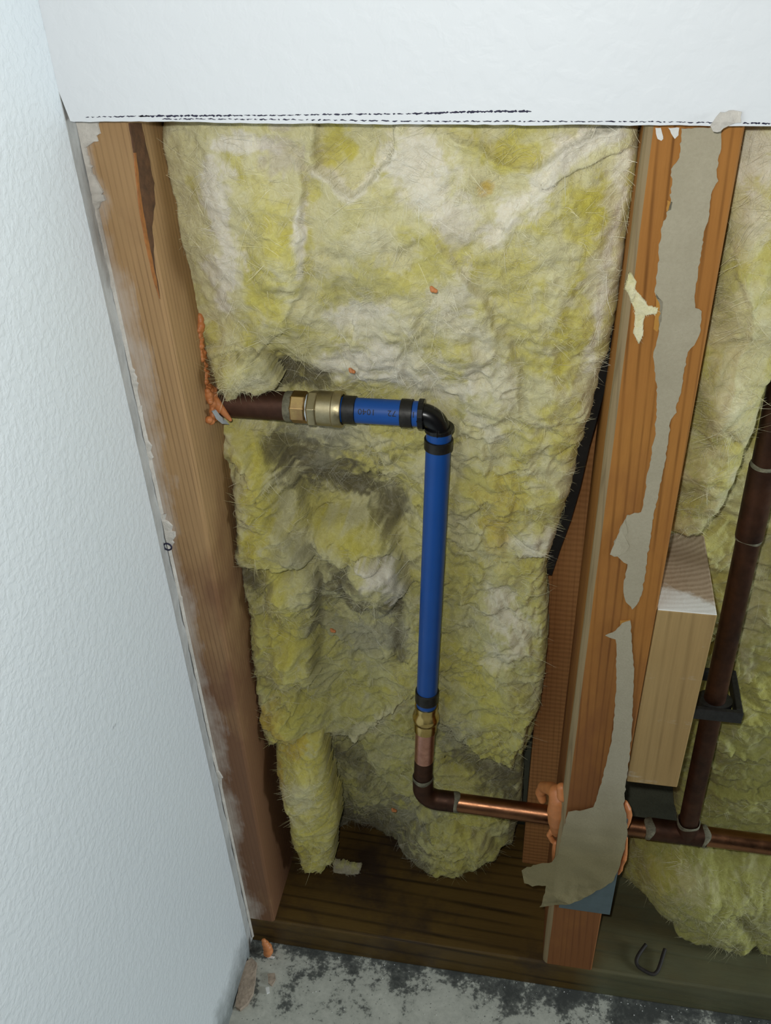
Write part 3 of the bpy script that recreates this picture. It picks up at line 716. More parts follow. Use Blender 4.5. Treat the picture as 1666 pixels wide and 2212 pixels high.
def wool(name, label, group, ctrl, outline, step, xr, zr, lips=(), lumps=(), creases=(), tints=(), roll=9.0, roll_depth=10.0, back=18.0, amp=1.0, fibres=6000, clear=None, seed=0.0, base=(.5, .35), extra=None, jag=3.0, side_tint=None, flen=1.0):
    f = rbf(ctrl)
    xs = np.arange(xr[0], xr[1] + .01, step); zs = np.arange(zr[0], zr[1] + .01, step)
    X, Z = np.meshgrid(xs, zs); shp = X.shape; x, z = X.ravel(), Z.ravel()
    Y = f(x, z)
    u, v = project(np.stack([x, Y, z], 1))
    p3 = np.stack([x, Y * 0, z], 1)
    w1 = gnoise(p3 / 26 + seed) * 9; w2 = gnoise(p3 / 26 + seed + 31) * 9
    w3 = fbm(p3, 12, 3, seed + 61); w4 = fbm(p3, 12, 3, seed + 71)
    uu = u + w1 * 1.3 + w3 * 9; vv = v + w2 * 1.3 + w4 * 9
    # pillowy clumps with creases between them
    pw = np.stack([x + w1 * 1.1 + gnoise(p3 / 8 + 3) * 3, z + w2 * 1.1 + gnoise(p3 / 8 + 9) * 3], 1)
    c1, s1 = cellular(pw * (1.15, 1.0), 46.0, 3 + int(seed)); c2, s2 = cellular(pw * (1.0, 1.1), 19.0, 77 + int(seed))
    mod = smooth01(gnoise(p3 / 60 + seed + 5), -.25, .35) * (.3 + .9 * smooth01(v, 750, 1050))
    Y = Y + amp * (3.8 * (c1 - .45) + 2.4 * (c2 - .45) * mod - 1.6 * np.exp(-((s2 - c2) / .10) ** 2) * -1.0 * mod)
    Y = Y + amp * (3.2 * fbm(p3, 30, 3, seed) + 1.3 * fbm(p3, 9, 3, seed + 4) * (.4 + mod) + .6 * fbm(p3 * (1.0, 1, .6), 3.2, 3, seed + 8))
    fold = 1 - np.abs(fbm(p3 + np.stack([w1, 0 * w1, w2], 1) * 1.3, 24, 3, seed + 81)) * 1.6
    Y = Y - amp * 3.0 * (fold - .45) * (.25 + .95 * smooth01(v, 620, 900))
    zc_ = np.abs(fbm(p3 + np.stack([w1, 0 * w1, w2], 1) * 1.6, 30, 3, seed + 91)); Y = Y + amp * 2.6 * np.exp(-(zc_ / .07) ** 2) * smooth01(v, 650, 950) * smooth01(gnoise(p3 / 45 + seed + 95), -.2, .2)
    for poly, pt, h, wd in lips:
        d, s = poly_dist(uu, vv, poly); _, s0 = poly_dist(np.array([pt[0]], float), np.array([pt[1]], float), poly)
        Y = Y - np.where(s == s0[0], h * np.exp(-d / wd) * smooth01(d, -1, 7), 0) + np.where(s != s0[0], h * .35 * np.exp(-d / (wd * .5)), 0)
    for cu, cv, ru, rv, h in lumps:
        q = ((uu - cu) / ru) ** 2 + ((vv - cv) / rv) ** 2
        if h >= 9: Y = Y - h * 1.3 * np.sqrt(np.clip(1 - q, 0, 1)) + h * .3 * np.exp(-((np.sqrt(q) - 1.05) / .12) ** 2)
        else: Y = Y - h * 1.5 * np.clip(1 - q * (1 + .5 * w3), 0, 1) ** 1.2
    for poly, wd, h in creases:
        d, _ = poly_dist(uu, vv, poly); Y = Y + h * np.exp(-(d / wd) ** 2)
    if extra is not None: Y = extra(x, z, Y)
    if clear is not None: Y = clear(x, z, Y)
    # the outline, with torn edges
    dist, _ = poly_dist(u, v, outline, True); ins = inside(u, v, outline)
    px_mm = 2.9
    ju = jag * (fbm(p3, 10, 3, seed + 14)); sd = np.where(ins, dist, -dist) + ju
    keep = sd > 0
    e = np.clip(1 - sd / (roll * px_mm), 0, 1)
    Y = Y + roll_depth * (1 - np.sqrt(np.clip(1 - e * e, 0, 1)))
    # tint
    pq = p3 + np.stack([w1 + 5 * w3, 0 * w1, w2 + 5 * w4], 1)
    n0 = fbm(pq, 42, 4, seed + 20); n1 = fbm(pq, 13, 4, seed + 25)
    t = smooth01(n0 + .55 * n1 + .22 * (1 - smooth01(v, 600, 1300)), -.30, .40)[:, None]
    deep = YEL * .62 + SAT * .38
    col = deep * (1 - t) + (YEL * base[0] + CREAM * (1 - base[0])) * t
    g = smooth01(v + 90 * n0, 850, 1650)[:, None] * min(1, base[1] * 1.7); col = col * (1 - g) + GREEN * g  # lower wool greener, with dimmer light darkened into its colour
    nf = .42 * fbm(pq, 4.5, 3, seed + 41) + .55 * n1
    for tt in tints:
        if isinstance(tt[1], list):
            kind, poly, wd_, s = tt; dd, _ = poly_dist(uu, vv, poly); q = dd / wd_ + nf * .9
            k = (s * (1 - smooth01(q, .35, 1.15)))[:, None]; col = col * (1 - k) + kind * k
            continue
        kind, cu, cv, ru, rv, s = tt
        q = np.sqrt(((uu - cu) / ru) ** 2 + ((vv - cv) / rv) ** 2) + nf
        k = (s * (1 - smooth01(q, .45, 1.10)))[:, None]; col = col * (1 - k) + kind * k
    idx = -np.ones(len(x), int); ny, nx = shp; kk = keep.reshape(shp)
    cell = kk[:-1, :-1] & kk[1:, :-1] & kk[:-1, 1:] & kk[1:, 1:]
    ids = np.arange(len(x)).reshape(shp)
    Q = np.stack([ids[:-1, :-1][cell], ids[:-1, 1:][cell], ids[1:, 1:][cell], ids[1:, :-1][cell]], 1)
    used = np.unique(Q); idx[used] = np.arange(len(used)); Q = idx[Q]
    P = np.stack([x, Y, z], 1)[used]; C = col[used]
    # skirt
    E = np.concatenate([Q[:, [0, 1]], Q[:, [1, 2]], Q[:, [2, 3]], Q[:, [3, 0]]]); key = np.sort(E, 1); _, inv, cnt = np.unique(key, axis=0, return_inverse=True, return_counts=True)
    B = E[cnt[inv.ravel()] == 1]; bv = np.unique(B); m = {k: i for i, k in enumerate(bv)}; nb = len(bv)
    base_i = len(P); allP = [P]; allC = [C]; F = Q.tolist(); prev = {k: k for k in bv}
    for j, (dp, ins_) in enumerate(((.35, .0), (.7, .6), (1.0, 1.5))):
        q = P[bv].copy(); q[:, 1] += back * dp + .8 * fbm(P[bv] + j * 9, 6, 2); q[:, 0] += 1.0 * gnoise(P[bv] / 5 + j * 3.3); q[:, 2] += 1.0 * gnoise(P[bv] / 5 + j * 5.3) + ins_ * 0
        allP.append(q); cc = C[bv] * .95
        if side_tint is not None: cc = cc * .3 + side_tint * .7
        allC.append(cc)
        off = base_i + j * nb
        F += [(int(b_), int(a_), off + m[a_], off + m[b_]) if j == 0 else (off - nb + m[b_], off - nb + m[a_], off + m[a_], off + m[b_]) for a_, b_ in B]
    P2 = np.concatenate(allP); C2 = np.concatenate(allC)
    o = mesh(name, P2, F, M_wool, smooth=True, label=label, cat='insulation', group=group, cols=C2)
    # loose fibres standing off the surface
    if fibres:
        nq = len(Q); pick = RNG.randint(0, nq, fibres); eb = RNG.choice(bv, max(1, fibres // 35))
        roots = np.concatenate([P[Q[pick, 0]] + RNG.uniform(-step, step, (fibres, 3)) * (.5, 0, .5), P[eb]]); cr = np.concatenate([C[Q[pick, 0]], C[eb]])
        nrm = np.cross(P[Q[:, 1]] - P[Q[:, 0]], P[Q[:, 3]] - P[Q[:, 0]]); nrm /= np.linalg.norm(nrm, axis=1)[:, None] + 1e-9
        nn = np.concatenate([nrm[pick], np.tile([0, -1., 0], (len(eb), 1))]); nn = np.where((nn[:, 1] > 0)[:, None], -nn, nn)
        k = len(roots); flow = np.stack([gnoise(roots / 25 + 50), 0 * roots[:, 0], gnoise(roots / 25 + 90)], 1) * 1.6
        kc = max(1, k // 30); cl = RNG.randint(0, kc, k); inc = RNG.rand(k) < .6; inc[fibres:] = False
        cdir = RNG.normal(size=(kc, 3)); croot = roots[RNG.randint(0, fibres, kc)]
        near = croot[cl] + RNG.normal(size=(k, 3)) * (2.2, .0, 2.2); gi = np.round((near[:, [0, 2]] - [xs[0], zs[0]]) / step).astype(int)
        okc = inc & (gi[:, 0] >= 0) & (gi[:, 0] < nx) & (gi[:, 1] >= 0) & (gi[:, 1] < ny); fi = np.where(okc, gi[:, 1] * nx + gi[:, 0], 0); okc &= idx[fi] >= 0
        roots = np.where(okc[:, None], P[np.clip(idx[fi], 0, None)], roots); cr = np.where(okc[:, None], C[np.clip(idx[fi], 0, None)] * .85 + .10, cr)
        flow = np.where(okc[:, None], cdir[cl] * 1.3, flow)
        d = flow + RNG.normal(size=(k, 3)) * np.where(okc[:, None], .22, .55); d -= nn * np.sum(d * nn, 1)[:, None]; d /= np.linalg.norm(d, axis=1)[:, None] + 1e-9
        lift = RNG.uniform(.0, .24, (k, 1)); d = d + nn * lift; L = RNG.gamma(3.0, 2.0, (k, 1)).clip(2, 17) * flen; L[fibres:] *= .4; L *= .3 + .7 * smooth01(-nn[:, 1:2], .25, .8); sdr = np.where(okc, sd[fi], np.concatenate([sd[used][Q[pick, 0]], np.zeros(len(eb))])); L *= .35 + .65 * smooth01(sdr, 4, 40)[:, None]
        ccurl = RNG.normal(size=(kc, 3)) * .5; curl = np.where(okc[:, None], ccurl[cl] + RNG.normal(size=(k, 3)) * .12, RNG.normal(size=(k, 3)) * .45); L = np.where(okc[:, None], L * 1.25, L); lift = lift; wdir = np.cross(d, RNG.normal(size=(k, 3))); wdir /= np.linalg.norm(wdir, axis=1)[:, None] + 1e-9
        wd = RNG.uniform(.05, .12, (k, 1)); FV = []; 
        for j, t in enumerate((0, .33, .66, 1.0)):
            c = roots - nn * .25 + d * L * t + curl * L * t * t * .5 - nn * L * .16 * t * t
            w_ = wd * (1, .9, .7, .25)[j]; FV += [c - wdir * w_, c + wdir * w_]
        FV = np.stack(FV, 1).reshape(-1, 3); bi = np.arange(k)[:, None] * 8
        FF = np.concatenate([bi + np.array([2 * j, 2 * j + 1, 2 * j + 3, 2 * j + 2]) for j in range(3)], 0)
        fc = np.clip(cr * .7 + CREAM * .3 + RNG.uniform(-.05, .16, (k, 1)), 0, .92)
        mesh('loose_fibres', FV, FF, M_fibre, o, kind='stuff', cols=np.repeat(fc, 8, 0))
    return o

def clear_pipes(x, z, Y):
    w = np.zeros_like(x)
    dz = np.abs(z - ZT); m1 = smooth01(-dz, -15, -8.5) * smooth01(x, -260, -205) * smooth01(-x, -(xe + 16), -(xe + 8))
    dx = np.abs(x - xv(z)); m2 = smooth01(-dx, -14, -8.5) * smooth01(z, ZL - 14, ZL - 8) * smooth01(-z, -(ZT + 14), -(ZT + 8))
    dz3 = np.abs(z - ZH(x)); m3 = smooth01(-dz3, -15, -9) * smooth01(x, xc - 14, xc - 8)
    m = np.maximum(np.maximum(m1, m2), m3)
    lim = np.maximum(Y, 60.5 + .5 * (Y - 60) * (Y > 60)); return Y * (1 - m) + np.maximum(Y, lim) * m
main_ctrl = [(365, 262, 30), (500, 262, 14), (700, 262, 18), (750, 320, 30), (900, 262, 14), (1050, 262, 20), (1200, 262, 18), (1390, 262, 20),
 (400, 450, 38), (460, 450, 24), (560, 450, 15), (650, 450, 22), (760, 450, 18), (900, 420, 12), (1050, 420, 20), (1200, 450, 12), (1300, 450, 16), (1350, 450, 26),
 (425, 620, 42), (500, 620, 27), (600, 620, 22), (655, 620, 30), (780, 620, 28), (900, 620, 22), (1000, 620, 18), (1100, 620, 26), (1200, 620, 18), (1325, 620, 30),
 (447, 760, 45), (520, 760, 42), (620, 760, 46), (720, 760, 46), (850, 760, 42), (1000, 760, 34), (1120, 760, 36), (1230, 760, 30), (1300, 760, 40),
 (470, 845, 56), (600, 845, 68), (700, 845, 65), (850, 840, 60), (950, 840, 56), (1100, 850, 44), (1230, 850, 40), (1285, 850, 50), (500, 890, 64), (560, 890, 66),
 (510, 965, 48), (600, 960, 66), (700, 970, 82), (850, 960, 66), (950, 960, 65), (1100, 960, 54), (1200, 960, 48), (1258, 960, 58),
 (510, 1100, 44), (580, 1100, 44), (680, 1090, 82), (820, 1090, 88), (950, 1100, 68), (1100, 1100, 60), (1180, 1100, 58), (1210, 1100, 62),
 (530, 1200, 46), (620, 1200, 44), (700, 1210, 58), (780, 1200, 58), (860, 1200, 66), (950, 1200, 70), (1080, 1200, 66), (1175, 1200, 66),
 (545, 1300, 46), (640, 1300, 50), (740, 1300, 78), (830, 1300, 66), (950, 1300, 74), (1080, 1300, 66), (1175, 1300, 66),
 (555, 1450, 46), (640, 1450, 44), (740, 1450, 74), (850, 1450, 70), (950, 1450, 76), (1080, 1450, 64), (1165, 1450, 70),
 (590, 1580, 48), (660, 1580, 50), (760, 1570, 74), (860, 1580, 76), (960, 1590, 82), (1080, 1580, 68), (1150, 1580, 78),
 (620, 1700, 88), (780, 1700, 86), (900, 1700, 84), (1050, 1710, 88), (1130, 1700, 98), (640, 1800, 98), (800, 1800, 106), (900, 1800, 86), (1000, 1800, 76), (1100, 1800, 90), (900, 1880, 88), (960, 1880, 78), (1050, 1880, 84), (760, 1880, 104)]
main_out = [(340, 200), (1400, 200), (1384, 285), (1372, 420), (1352, 560), (1338, 660), (1318, 760), (1300, 820), (1278, 900), (1252, 990), (1236, 1060), (1212, 1130), (1192, 1185), (1180, 1250), (1184, 1330), (1182, 1420), (1172, 1500), (1150, 1600), (1128, 1650), (1128, 1760), (1108, 1822), (1050, 1852), (1000, 1885), (965, 1908), (930, 1898), (905, 1858), (850, 1838), (790, 1832), (740, 1862), (690, 1890), (640, 1870), (600, 1700), (570, 1590), (520, 1300), (480, 1000), (420, 800), (340, 400)]
main_lips = [([(682, 255), (690, 360), (730, 395), (770, 408), (812, 385), (842, 350), (860, 262)], (770, 450), 8, 40),
 ([(655, 420), (652, 560), (655, 640), (600, 720), (560, 760)], (590, 560), 5, 60),
 ([(1000, 300), (1035, 318), (1100, 350), (1150, 358), (1200, 315), (1280, 288), (1330, 270)], (1150, 420), 8, 40),
 ([(955, 530), (1000, 590), (1050, 660), (1100, 720), (1130, 790), (1125, 860)], (960, 680), 3.5, 60),
 ([(1200, 390), (1280, 360), (1340, 330)], (1270, 300), 4, 30), ([(1060, 520), (1130, 440), (1180, 370)], (1200, 480), 4, 40),
 ([(560, 1120), (620, 1150), (672, 1205), (640, 1225), (585, 1222), (520, 1212)], (600, 1150), 9, 45),
 ([(956, 1545), (1010, 1592), (1070, 1638), (1108, 1645), (1150, 1545)], (1070, 1560), 16, 70),
 ([(560, 1590), (640, 1602), (700, 1570), (760, 1592), (870, 1510)], (700, 1500), 10, 60),
 ([(770, 1600), (800, 1655), (870, 1720), (905, 1760)], (870, 1640), 7, 45),
 ([(700, 1115), (800, 1090), (850, 1110), (870, 1190)], (780, 1170), 9, 60),
 ([(770, 700), (760, 760), (790, 830)], (840, 760), 4, 30), ([(1060, 1310), (1130, 1350), (1165, 1420)], (1100, 1420), 5, 40), ([(860, 1420), (790, 1400), (700, 1370)], (780, 1330), 5, 40),
 ([(690, 1260), (680, 1360), (690, 1440), (650, 1500)], (620, 1380), 10, 45), ([(610, 960), (640, 1020), (660, 1100)], (570, 1040), 10, 45),
 ([(1030, 1060), (1100, 1090), (1200, 1060)], (1110, 1150), 4, 40), ([(1090, 1180), (1140, 1200), (1185, 1190)], (1140, 1150), 6, 26)]
main_lumps = [(765, 1160, 100, 58, 9), (812, 1250, 70, 58, 13), (570, 1015, 52, 62, 7), (555, 1080, 40, 60, 5), (625, 1305, 60, 52, 7), (600, 1260, 26, 40, 5), (640, 1420, 52, 58, 8), (575, 1400, 46, 60, 6), (610, 1545, 60, 44, 8), (970, 1835, 115, 58, 12), (1060, 1790, 70, 60, 6), (600, 560, 60, 80, 6), (580, 450, 60, 60, 4), (760, 1700, 60, 80, 6), (1100, 1480, 60, 60, 4), (1080, 1380, 50, 40, 5), (1165, 1160, 40, 34, 4), (520, 985, 30, 36, 6), (640, 1180, 46, 34, 6), (860, 700, 60, 60, 4), (1000, 780, 60, 40, 4), (600, 690, 70, 50, 4), (550, 1490, 40, 50, 5)]
main_creases = [([(600, 795), (650, 812), (700, 832)], 26, 12), ([(640, 1050), (760, 1060), (850, 1090)], 40, 9), ([(640, 1480), (700, 1330)], 14, 6), ([(1125, 760), (1120, 870), (1090, 1000)], 20, 4), ([(880, 1020), (890, 1300)], 30, 4), ([(710, 1620), (740, 1720), (760, 1820)], 24, 7), ([(820, 1780), (780, 1830)], 40, 8), ([(870, 1300), (862, 1420)], 14, 6), ([(500, 1000), (505, 1200)], 10, 6), ([(520, 1215), (600, 1228), (660, 1215)], 9, 9), ([(700, 1110), (665, 1180), (690, 1240)], 14, 9), ([(560, 1590), (640, 1604), (700, 1578)], 10, 9), ([(600, 1240), (560, 1330), (590, 1400)], 9, 6), ([(640, 1480), (590, 1500)], 8, 6), ([(960, 1555), (1020, 1605), (1100, 1655)], 12, 9), ([(760, 1600), (810, 1670), (880, 1730)], 12, 7), ([(1000, 1230), (1030, 1290), (1010, 1360)], 12, 5), ([(1060, 1000), (1110, 1090), (1090, 1180)], 12, 4), ([(835, 540), (870, 560), (900, 540)], 20, 3)]
main_tints = [(SAT, [(1340, 380), (1300, 430), (1280, 520), (1270, 640), (1235, 800)], 34, .5), (SAT, [(555, 400), (580, 520), (570, 650), (540, 720)], 46, .38), (SAT, [(770, 450), (760, 480), (700, 640)], 40, .25), (SAT, [(1080, 560), (1120, 680), (1150, 760)], 60, .3), (SAT, [(560, 980), (570, 1080), (560, 1160)], 36, .6), (SAT, [(600, 1260), (640, 1420), (620, 1560)], 50, .4), (SAT, [(880, 1420), (1000, 1420), (1100, 1500), (1080, 1600)], 50, .35), (SAT, [(720, 1140), (840, 1140)], 40, .45), (SAT, [(940, 1650), (1060, 1740), (960, 1840)], 50, .35), (SAT, [(1100, 1050), (1090, 1200), (1140, 1280)], 50, .3),
 (WHITE, [(1335, 285), (1230, 322), (1160, 390), (1065, 510)], 34, .9), (WHITE, [(450, 350), (465, 430), (482, 520), (498, 610), (480, 660)], 22, .9), (WHITE, [(651, 455), (656, 520), (648, 600)], 8, .9), (WHITE, [(470, 318), (540, 300), (600, 312)], 18, .85), (WHITE, [(900, 290), (905, 400), (1000, 490)], 55, .7), (WHITE, [(690, 370), (770, 415), (845, 350)], 14, .7), (WHITE, [(1350, 330), (1330, 480), (1300, 640), (1270, 800)], 14, .7), (WHITE, [(720, 690), (830, 660)], 26, .7), (WHITE, [(960, 690), (1050, 720), (1020, 800)], 30, .5), (WHITE, [(690, 800), (780, 760), (900, 830), (1000, 850)], 30, .7), (CREAM, [(700, 560), (800, 520), (880, 560)], 40, .6), (WHITE, [(1020, 900), (1080, 950)], 20, .5), (CREAM, [(1100, 1180), (1180, 1160)], 20, .6), (CREAM, [(1060, 1270), (1130, 1350), (1080, 1420)], 26, .6), (CREAM, [(860, 1520), (760, 1580), (640, 1590)], 24, .5),
(SAT, 735, 318, 62, 46, .75), (SAT, 590, 520, 70, 110, .28), (SAT, 1280, 430, 55, 60, .6), (SAT, 1265, 520, 50, 130, .4), (AMBER, 1050, 412, 22, 20, .8), (SAT, 1090, 330, 90, 40, .45), (SAT, 1110, 620, 90, 120, .25), (SAT, 1215, 790, 50, 80, .5), (SAT, 1220, 930, 40, 80, .45), (SAT, 520, 700, 50, 40, .4),
 (WHITE, 520, 305, 80, 30, .9), (WHITE, 470, 430, 34, 90, .85), (WHITE, 490, 560, 40, 90, .8), (WHITE, 650, 490, 16, 60, .9), (WHITE, 900, 330, 80, 60, .75), (WHITE, 930, 400, 80, 90, .6), (WHITE, 1230, 320, 75, 40, .9), (WHITE, 1130, 430, 60, 45, .6), (WHITE, 980, 640, 70, 50, .6), (WHITE, 800, 690, 100, 60, .55), (WHITE, 870, 790, 130, 50, .65), (WHITE, 760, 790, 70, 40, .6), (WHITE, 1060, 830, 70, 60, .5), (TAUPE, 620, 330, 70, 60, .6), (GREY, 760, 600, 90, 60, .3), (WHITE, 1330, 480, 26, 150, .5), (WHITE, 1290, 620, 26, 120, .5), (WHITE, 700, 920, 60, 36, .4), (TAUPE, 990, 510, 50, 50, .35), (AMBER, 1080, 1090, 60, 70, .22), (AMBER, 1070, 1160, 30, 60, .3),
 (DIRT_SHADE, 620, 805, 60, 32, .8), (DIRT_SHADE, 680, 990, 90, 60, .72), (DIRT_SHADE, 740, 1050, 110, 40, .78), (DIRT_SHADE, 840, 1110, 40, 60, .6), (DIRT_SHADE, 640, 940, 60, 40, .5), (DIRT_SHADE, 510, 1240, 40, 60, .6), (DIRT_SHADE, 560, 1260, 40, 40, .5), (GREY, 850, 1230, 30, 60, .7), (WHITE, 820, 1215, 46, 26, .7), (DIRT_SHADE, 760, 1275, 60, 50, .6), (DIRT_SHADE, 830, 1290, 50, 26, .5), (DIRT_SHADE, 700, 1250, 40, 60, .3), (GREY, 800, 1380, 90, 60, .5), (DIRT_SHADE, 860, 1360, 26, 80, .45), (SAT, 560, 1060, 40, 90, .5), (SAT, 560, 1150, 40, 50, .5), (SAT, 770, 1150, 80, 40, .3), (SAT, 620, 1410, 50, 60, .35), (AMBER, 590, 1530, 40, 30, .3), (GREY, 640, 1180, 60, 40, .5), (WHITE, 1160, 1170, 50, 30, .55), (WHITE, 1080, 1310, 40, 50, .55), (WHITE, 1130, 1360, 40, 60, .4), (WHITE, 1070, 1400, 30, 40, .5), (GREY, 985, 1580, 50, 50, .7), (SAT, 1040, 1440, 70, 60, .25), (SAT, 900, 1480, 60, 50, .25),
 (DIRT_SHADE, 830, 1780, 130, 60, .7), (DIRT_SHADE, 780, 1830, 90, 50, .8), (DIRT_SHADE, 740, 1800, 60, 60, .5), (DIRT_SHADE, 1090, 1690, 60, 60, .55), (DIRT_SHADE, 1110, 1800, 40, 60, .4), (DIRT_SHADE, 900, 1870, 60, 40, .4), (DIRT_SHADE, 740, 1630, 60, 30, .4), (GREY, 900, 1760, 60, 30, .5), (GREY, 820, 1700, 50, 70, .35), (DIRT_SHADE, 760, 1750, 40, 60, .4),
 (DIRT_SHADE, [(565, 795), (620, 800), (695, 838)], 26, .85), (DIRT_SHADE, [(600, 955), (680, 1005), (790, 1050), (850, 1105)], 40, .72), (GREY, [(640, 930), (760, 930), (700, 1000)], 30, .5), (DIRT_SHADE, [(503, 1090), (508, 1230), (560, 1265)], 14, .8), (DIRT_SHADE, [(735, 1235), (765, 1290), (845, 1300)], 26, .7), (GREY, [(690, 1340), (780, 1370), (865, 1360)], 34, .55), (DIRT_SHADE, [(720, 1800), (830, 1800), (900, 1850)], 46, .8), (DIRT_SHADE, [(1000, 1630), (1100, 1690)], 26, .7), (DIRT_SHADE, [(740, 1625), (800, 1690)], 18, .6), (DIRT_SHADE, [(690, 1240), (690, 1420)], 12, .5), (DIRT_SHADE, [(860, 1300), (865, 1420)], 10, .6), (WHITE, [(800, 1205), (850, 1215), (862, 1260)], 20, .6), (DIRT_SHADE, [(1110, 1720), (1120, 1790)], 18, .6), (AMBER, [(575, 1520), (640, 1590)], 14, .4)]
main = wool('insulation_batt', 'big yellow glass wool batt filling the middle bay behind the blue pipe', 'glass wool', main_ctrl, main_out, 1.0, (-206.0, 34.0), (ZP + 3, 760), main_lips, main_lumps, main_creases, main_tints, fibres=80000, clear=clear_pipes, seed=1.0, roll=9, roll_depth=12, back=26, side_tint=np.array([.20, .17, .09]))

# black facing paper showing at the batt's right edge
fac = [(1379, 300, 33), (1352, 560, 38), (1318, 770, 46), (1286, 880, 54), (1262, 960, 60), (1240, 1050, 66), (1216, 1120, 70), (1196, 1180, 74), (1186, 1240, 76)]
V = []; F = []
for i, (u, v, Y) in enumerate(fac):
    w = [3, 5, 7, 10, 12, 14, 18, 16, 6][i]
    a = PY(u - 16, v, Y + 2); c = PY(u + w, v + 3, Y + 8); b2 = PY(u + w, v + 3, Y + 9)
    V += [a, c, b2, a + (0, 1, 0)]
for i in range(len(fac) - 1):
    for k in range(4): a_, b2 = i * 4 + k, i * 4 + (k + 1) % 4; F.append((a_, b2, b2 + 4, a_ + 4))
mesh('paper_facing', V, F, M_facing, main, label='black facing paper at the edge')

# separate clumps in the middle bay
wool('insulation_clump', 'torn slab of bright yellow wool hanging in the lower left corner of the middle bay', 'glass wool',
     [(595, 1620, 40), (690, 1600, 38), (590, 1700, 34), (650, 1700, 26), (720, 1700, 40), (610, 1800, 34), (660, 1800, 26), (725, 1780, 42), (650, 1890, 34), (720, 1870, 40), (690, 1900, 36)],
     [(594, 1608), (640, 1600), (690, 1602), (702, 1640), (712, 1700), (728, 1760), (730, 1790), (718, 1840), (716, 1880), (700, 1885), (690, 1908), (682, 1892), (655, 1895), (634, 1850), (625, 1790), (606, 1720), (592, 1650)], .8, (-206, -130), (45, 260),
     lips=[([(630, 1820), (680, 1845), (722, 1835)], (670, 1780), 5, 30)], lumps=[(650, 1690, 60, 90, 5)], creases=[], tints=[(SAT, 655, 1740, 120, 190, .55), (SAT, 630, 1640, 60, 60, .6), (AMBER, 606, 1690, 16, 60, .7), (AMBER, 640, 1615, 40, 16, .5), (CREAM, 650, 1720, 40, 60, .5), (SAT, 670, 1870, 60, 40, .35), (DIRT_SHADE, 690, 1660, 20, 40, .25)],
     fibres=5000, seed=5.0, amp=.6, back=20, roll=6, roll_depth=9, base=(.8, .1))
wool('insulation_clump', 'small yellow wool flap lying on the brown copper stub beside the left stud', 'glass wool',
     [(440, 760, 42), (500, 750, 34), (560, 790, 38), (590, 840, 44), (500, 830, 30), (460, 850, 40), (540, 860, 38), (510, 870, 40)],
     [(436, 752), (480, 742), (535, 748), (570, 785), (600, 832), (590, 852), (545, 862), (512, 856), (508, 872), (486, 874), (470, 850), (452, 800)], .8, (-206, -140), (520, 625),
     lips=[], lumps=[(520, 810, 70, 45, 6)], creases=[([(450, 775), (530, 765), (570, 800)], 8, 3)], tints=[(SAT, 480, 800, 40, 40, .4), (GREY, 570, 810, 30, 30, .5), (DIRT_SHADE, 560, 770, 40, 20, .6), (CREAM, 540, 830, 50, 26, .4)],
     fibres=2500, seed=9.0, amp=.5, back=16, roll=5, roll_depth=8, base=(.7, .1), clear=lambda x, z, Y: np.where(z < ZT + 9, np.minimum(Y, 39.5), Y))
wool('insulation_scrap', 'thin grey brown wool scrap lying on the dark plate beside the hanging yellow slab', 'glass wool',
     [(720, 1860, 62), (780, 1880, 60), (750, 1915, 52), (720, 1900, 54)],
     [(716, 1862), (748, 1868), (782, 1876), (775, 1895), (758, 1915), (738, 1900), (718, 1890)], .6, (-175, -120), (39, 85), tints=[(DIRT_SHADE, 750, 1890, 60, 40, .55), (TAUPE, 750, 1890, 60, 40, .5)], fibres=600, seed=13.0, amp=.25, back=4, roll=2, roll_depth=2, base=(.3, .3))

# right-hand bay
rc_ctrl = [(1600, 262, 26), (1700, 262, 20), (1560, 500, 30), (1640, 500, 20), (1700, 560, 24), (1530, 700, 34), (1610, 700, 22), (1690, 720, 28), (1500, 900, 38), (1560, 900, 25), (1640, 880, 34), (1480, 1050, 42), (1540, 1050, 28), (1600, 1020, 38), (1470, 1160, 44), (1520, 1150, 40)]
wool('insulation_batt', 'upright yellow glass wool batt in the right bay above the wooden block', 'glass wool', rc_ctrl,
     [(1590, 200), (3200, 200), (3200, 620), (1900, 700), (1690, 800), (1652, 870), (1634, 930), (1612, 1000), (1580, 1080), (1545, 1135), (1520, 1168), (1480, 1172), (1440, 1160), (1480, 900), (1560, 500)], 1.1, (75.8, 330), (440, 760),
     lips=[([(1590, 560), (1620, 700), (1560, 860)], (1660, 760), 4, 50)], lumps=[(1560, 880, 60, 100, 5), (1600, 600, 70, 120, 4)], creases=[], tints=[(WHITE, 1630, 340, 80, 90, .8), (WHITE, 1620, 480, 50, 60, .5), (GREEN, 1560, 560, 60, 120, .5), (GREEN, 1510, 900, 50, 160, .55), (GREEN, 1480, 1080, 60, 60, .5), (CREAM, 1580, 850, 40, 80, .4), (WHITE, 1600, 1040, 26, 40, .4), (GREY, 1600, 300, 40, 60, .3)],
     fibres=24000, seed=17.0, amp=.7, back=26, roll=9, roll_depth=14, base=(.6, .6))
rl_ctrl = [(1520, 900, 84), (1640, 900, 88), (1760, 900, 88), (1480, 1160, 78), (1600, 1150, 84), (1700, 1150, 84), (1480, 1300, 88), (1600, 1320, 88), (1700, 1320, 84), (1450, 1500, 88), (1600, 1520, 84), (1700, 1520, 80), (1440, 1680, 92), (1560, 1660, 80), (1690, 1660, 76), (1420, 1780, 98), (1560, 1760, 84), (1690, 1760, 80)]
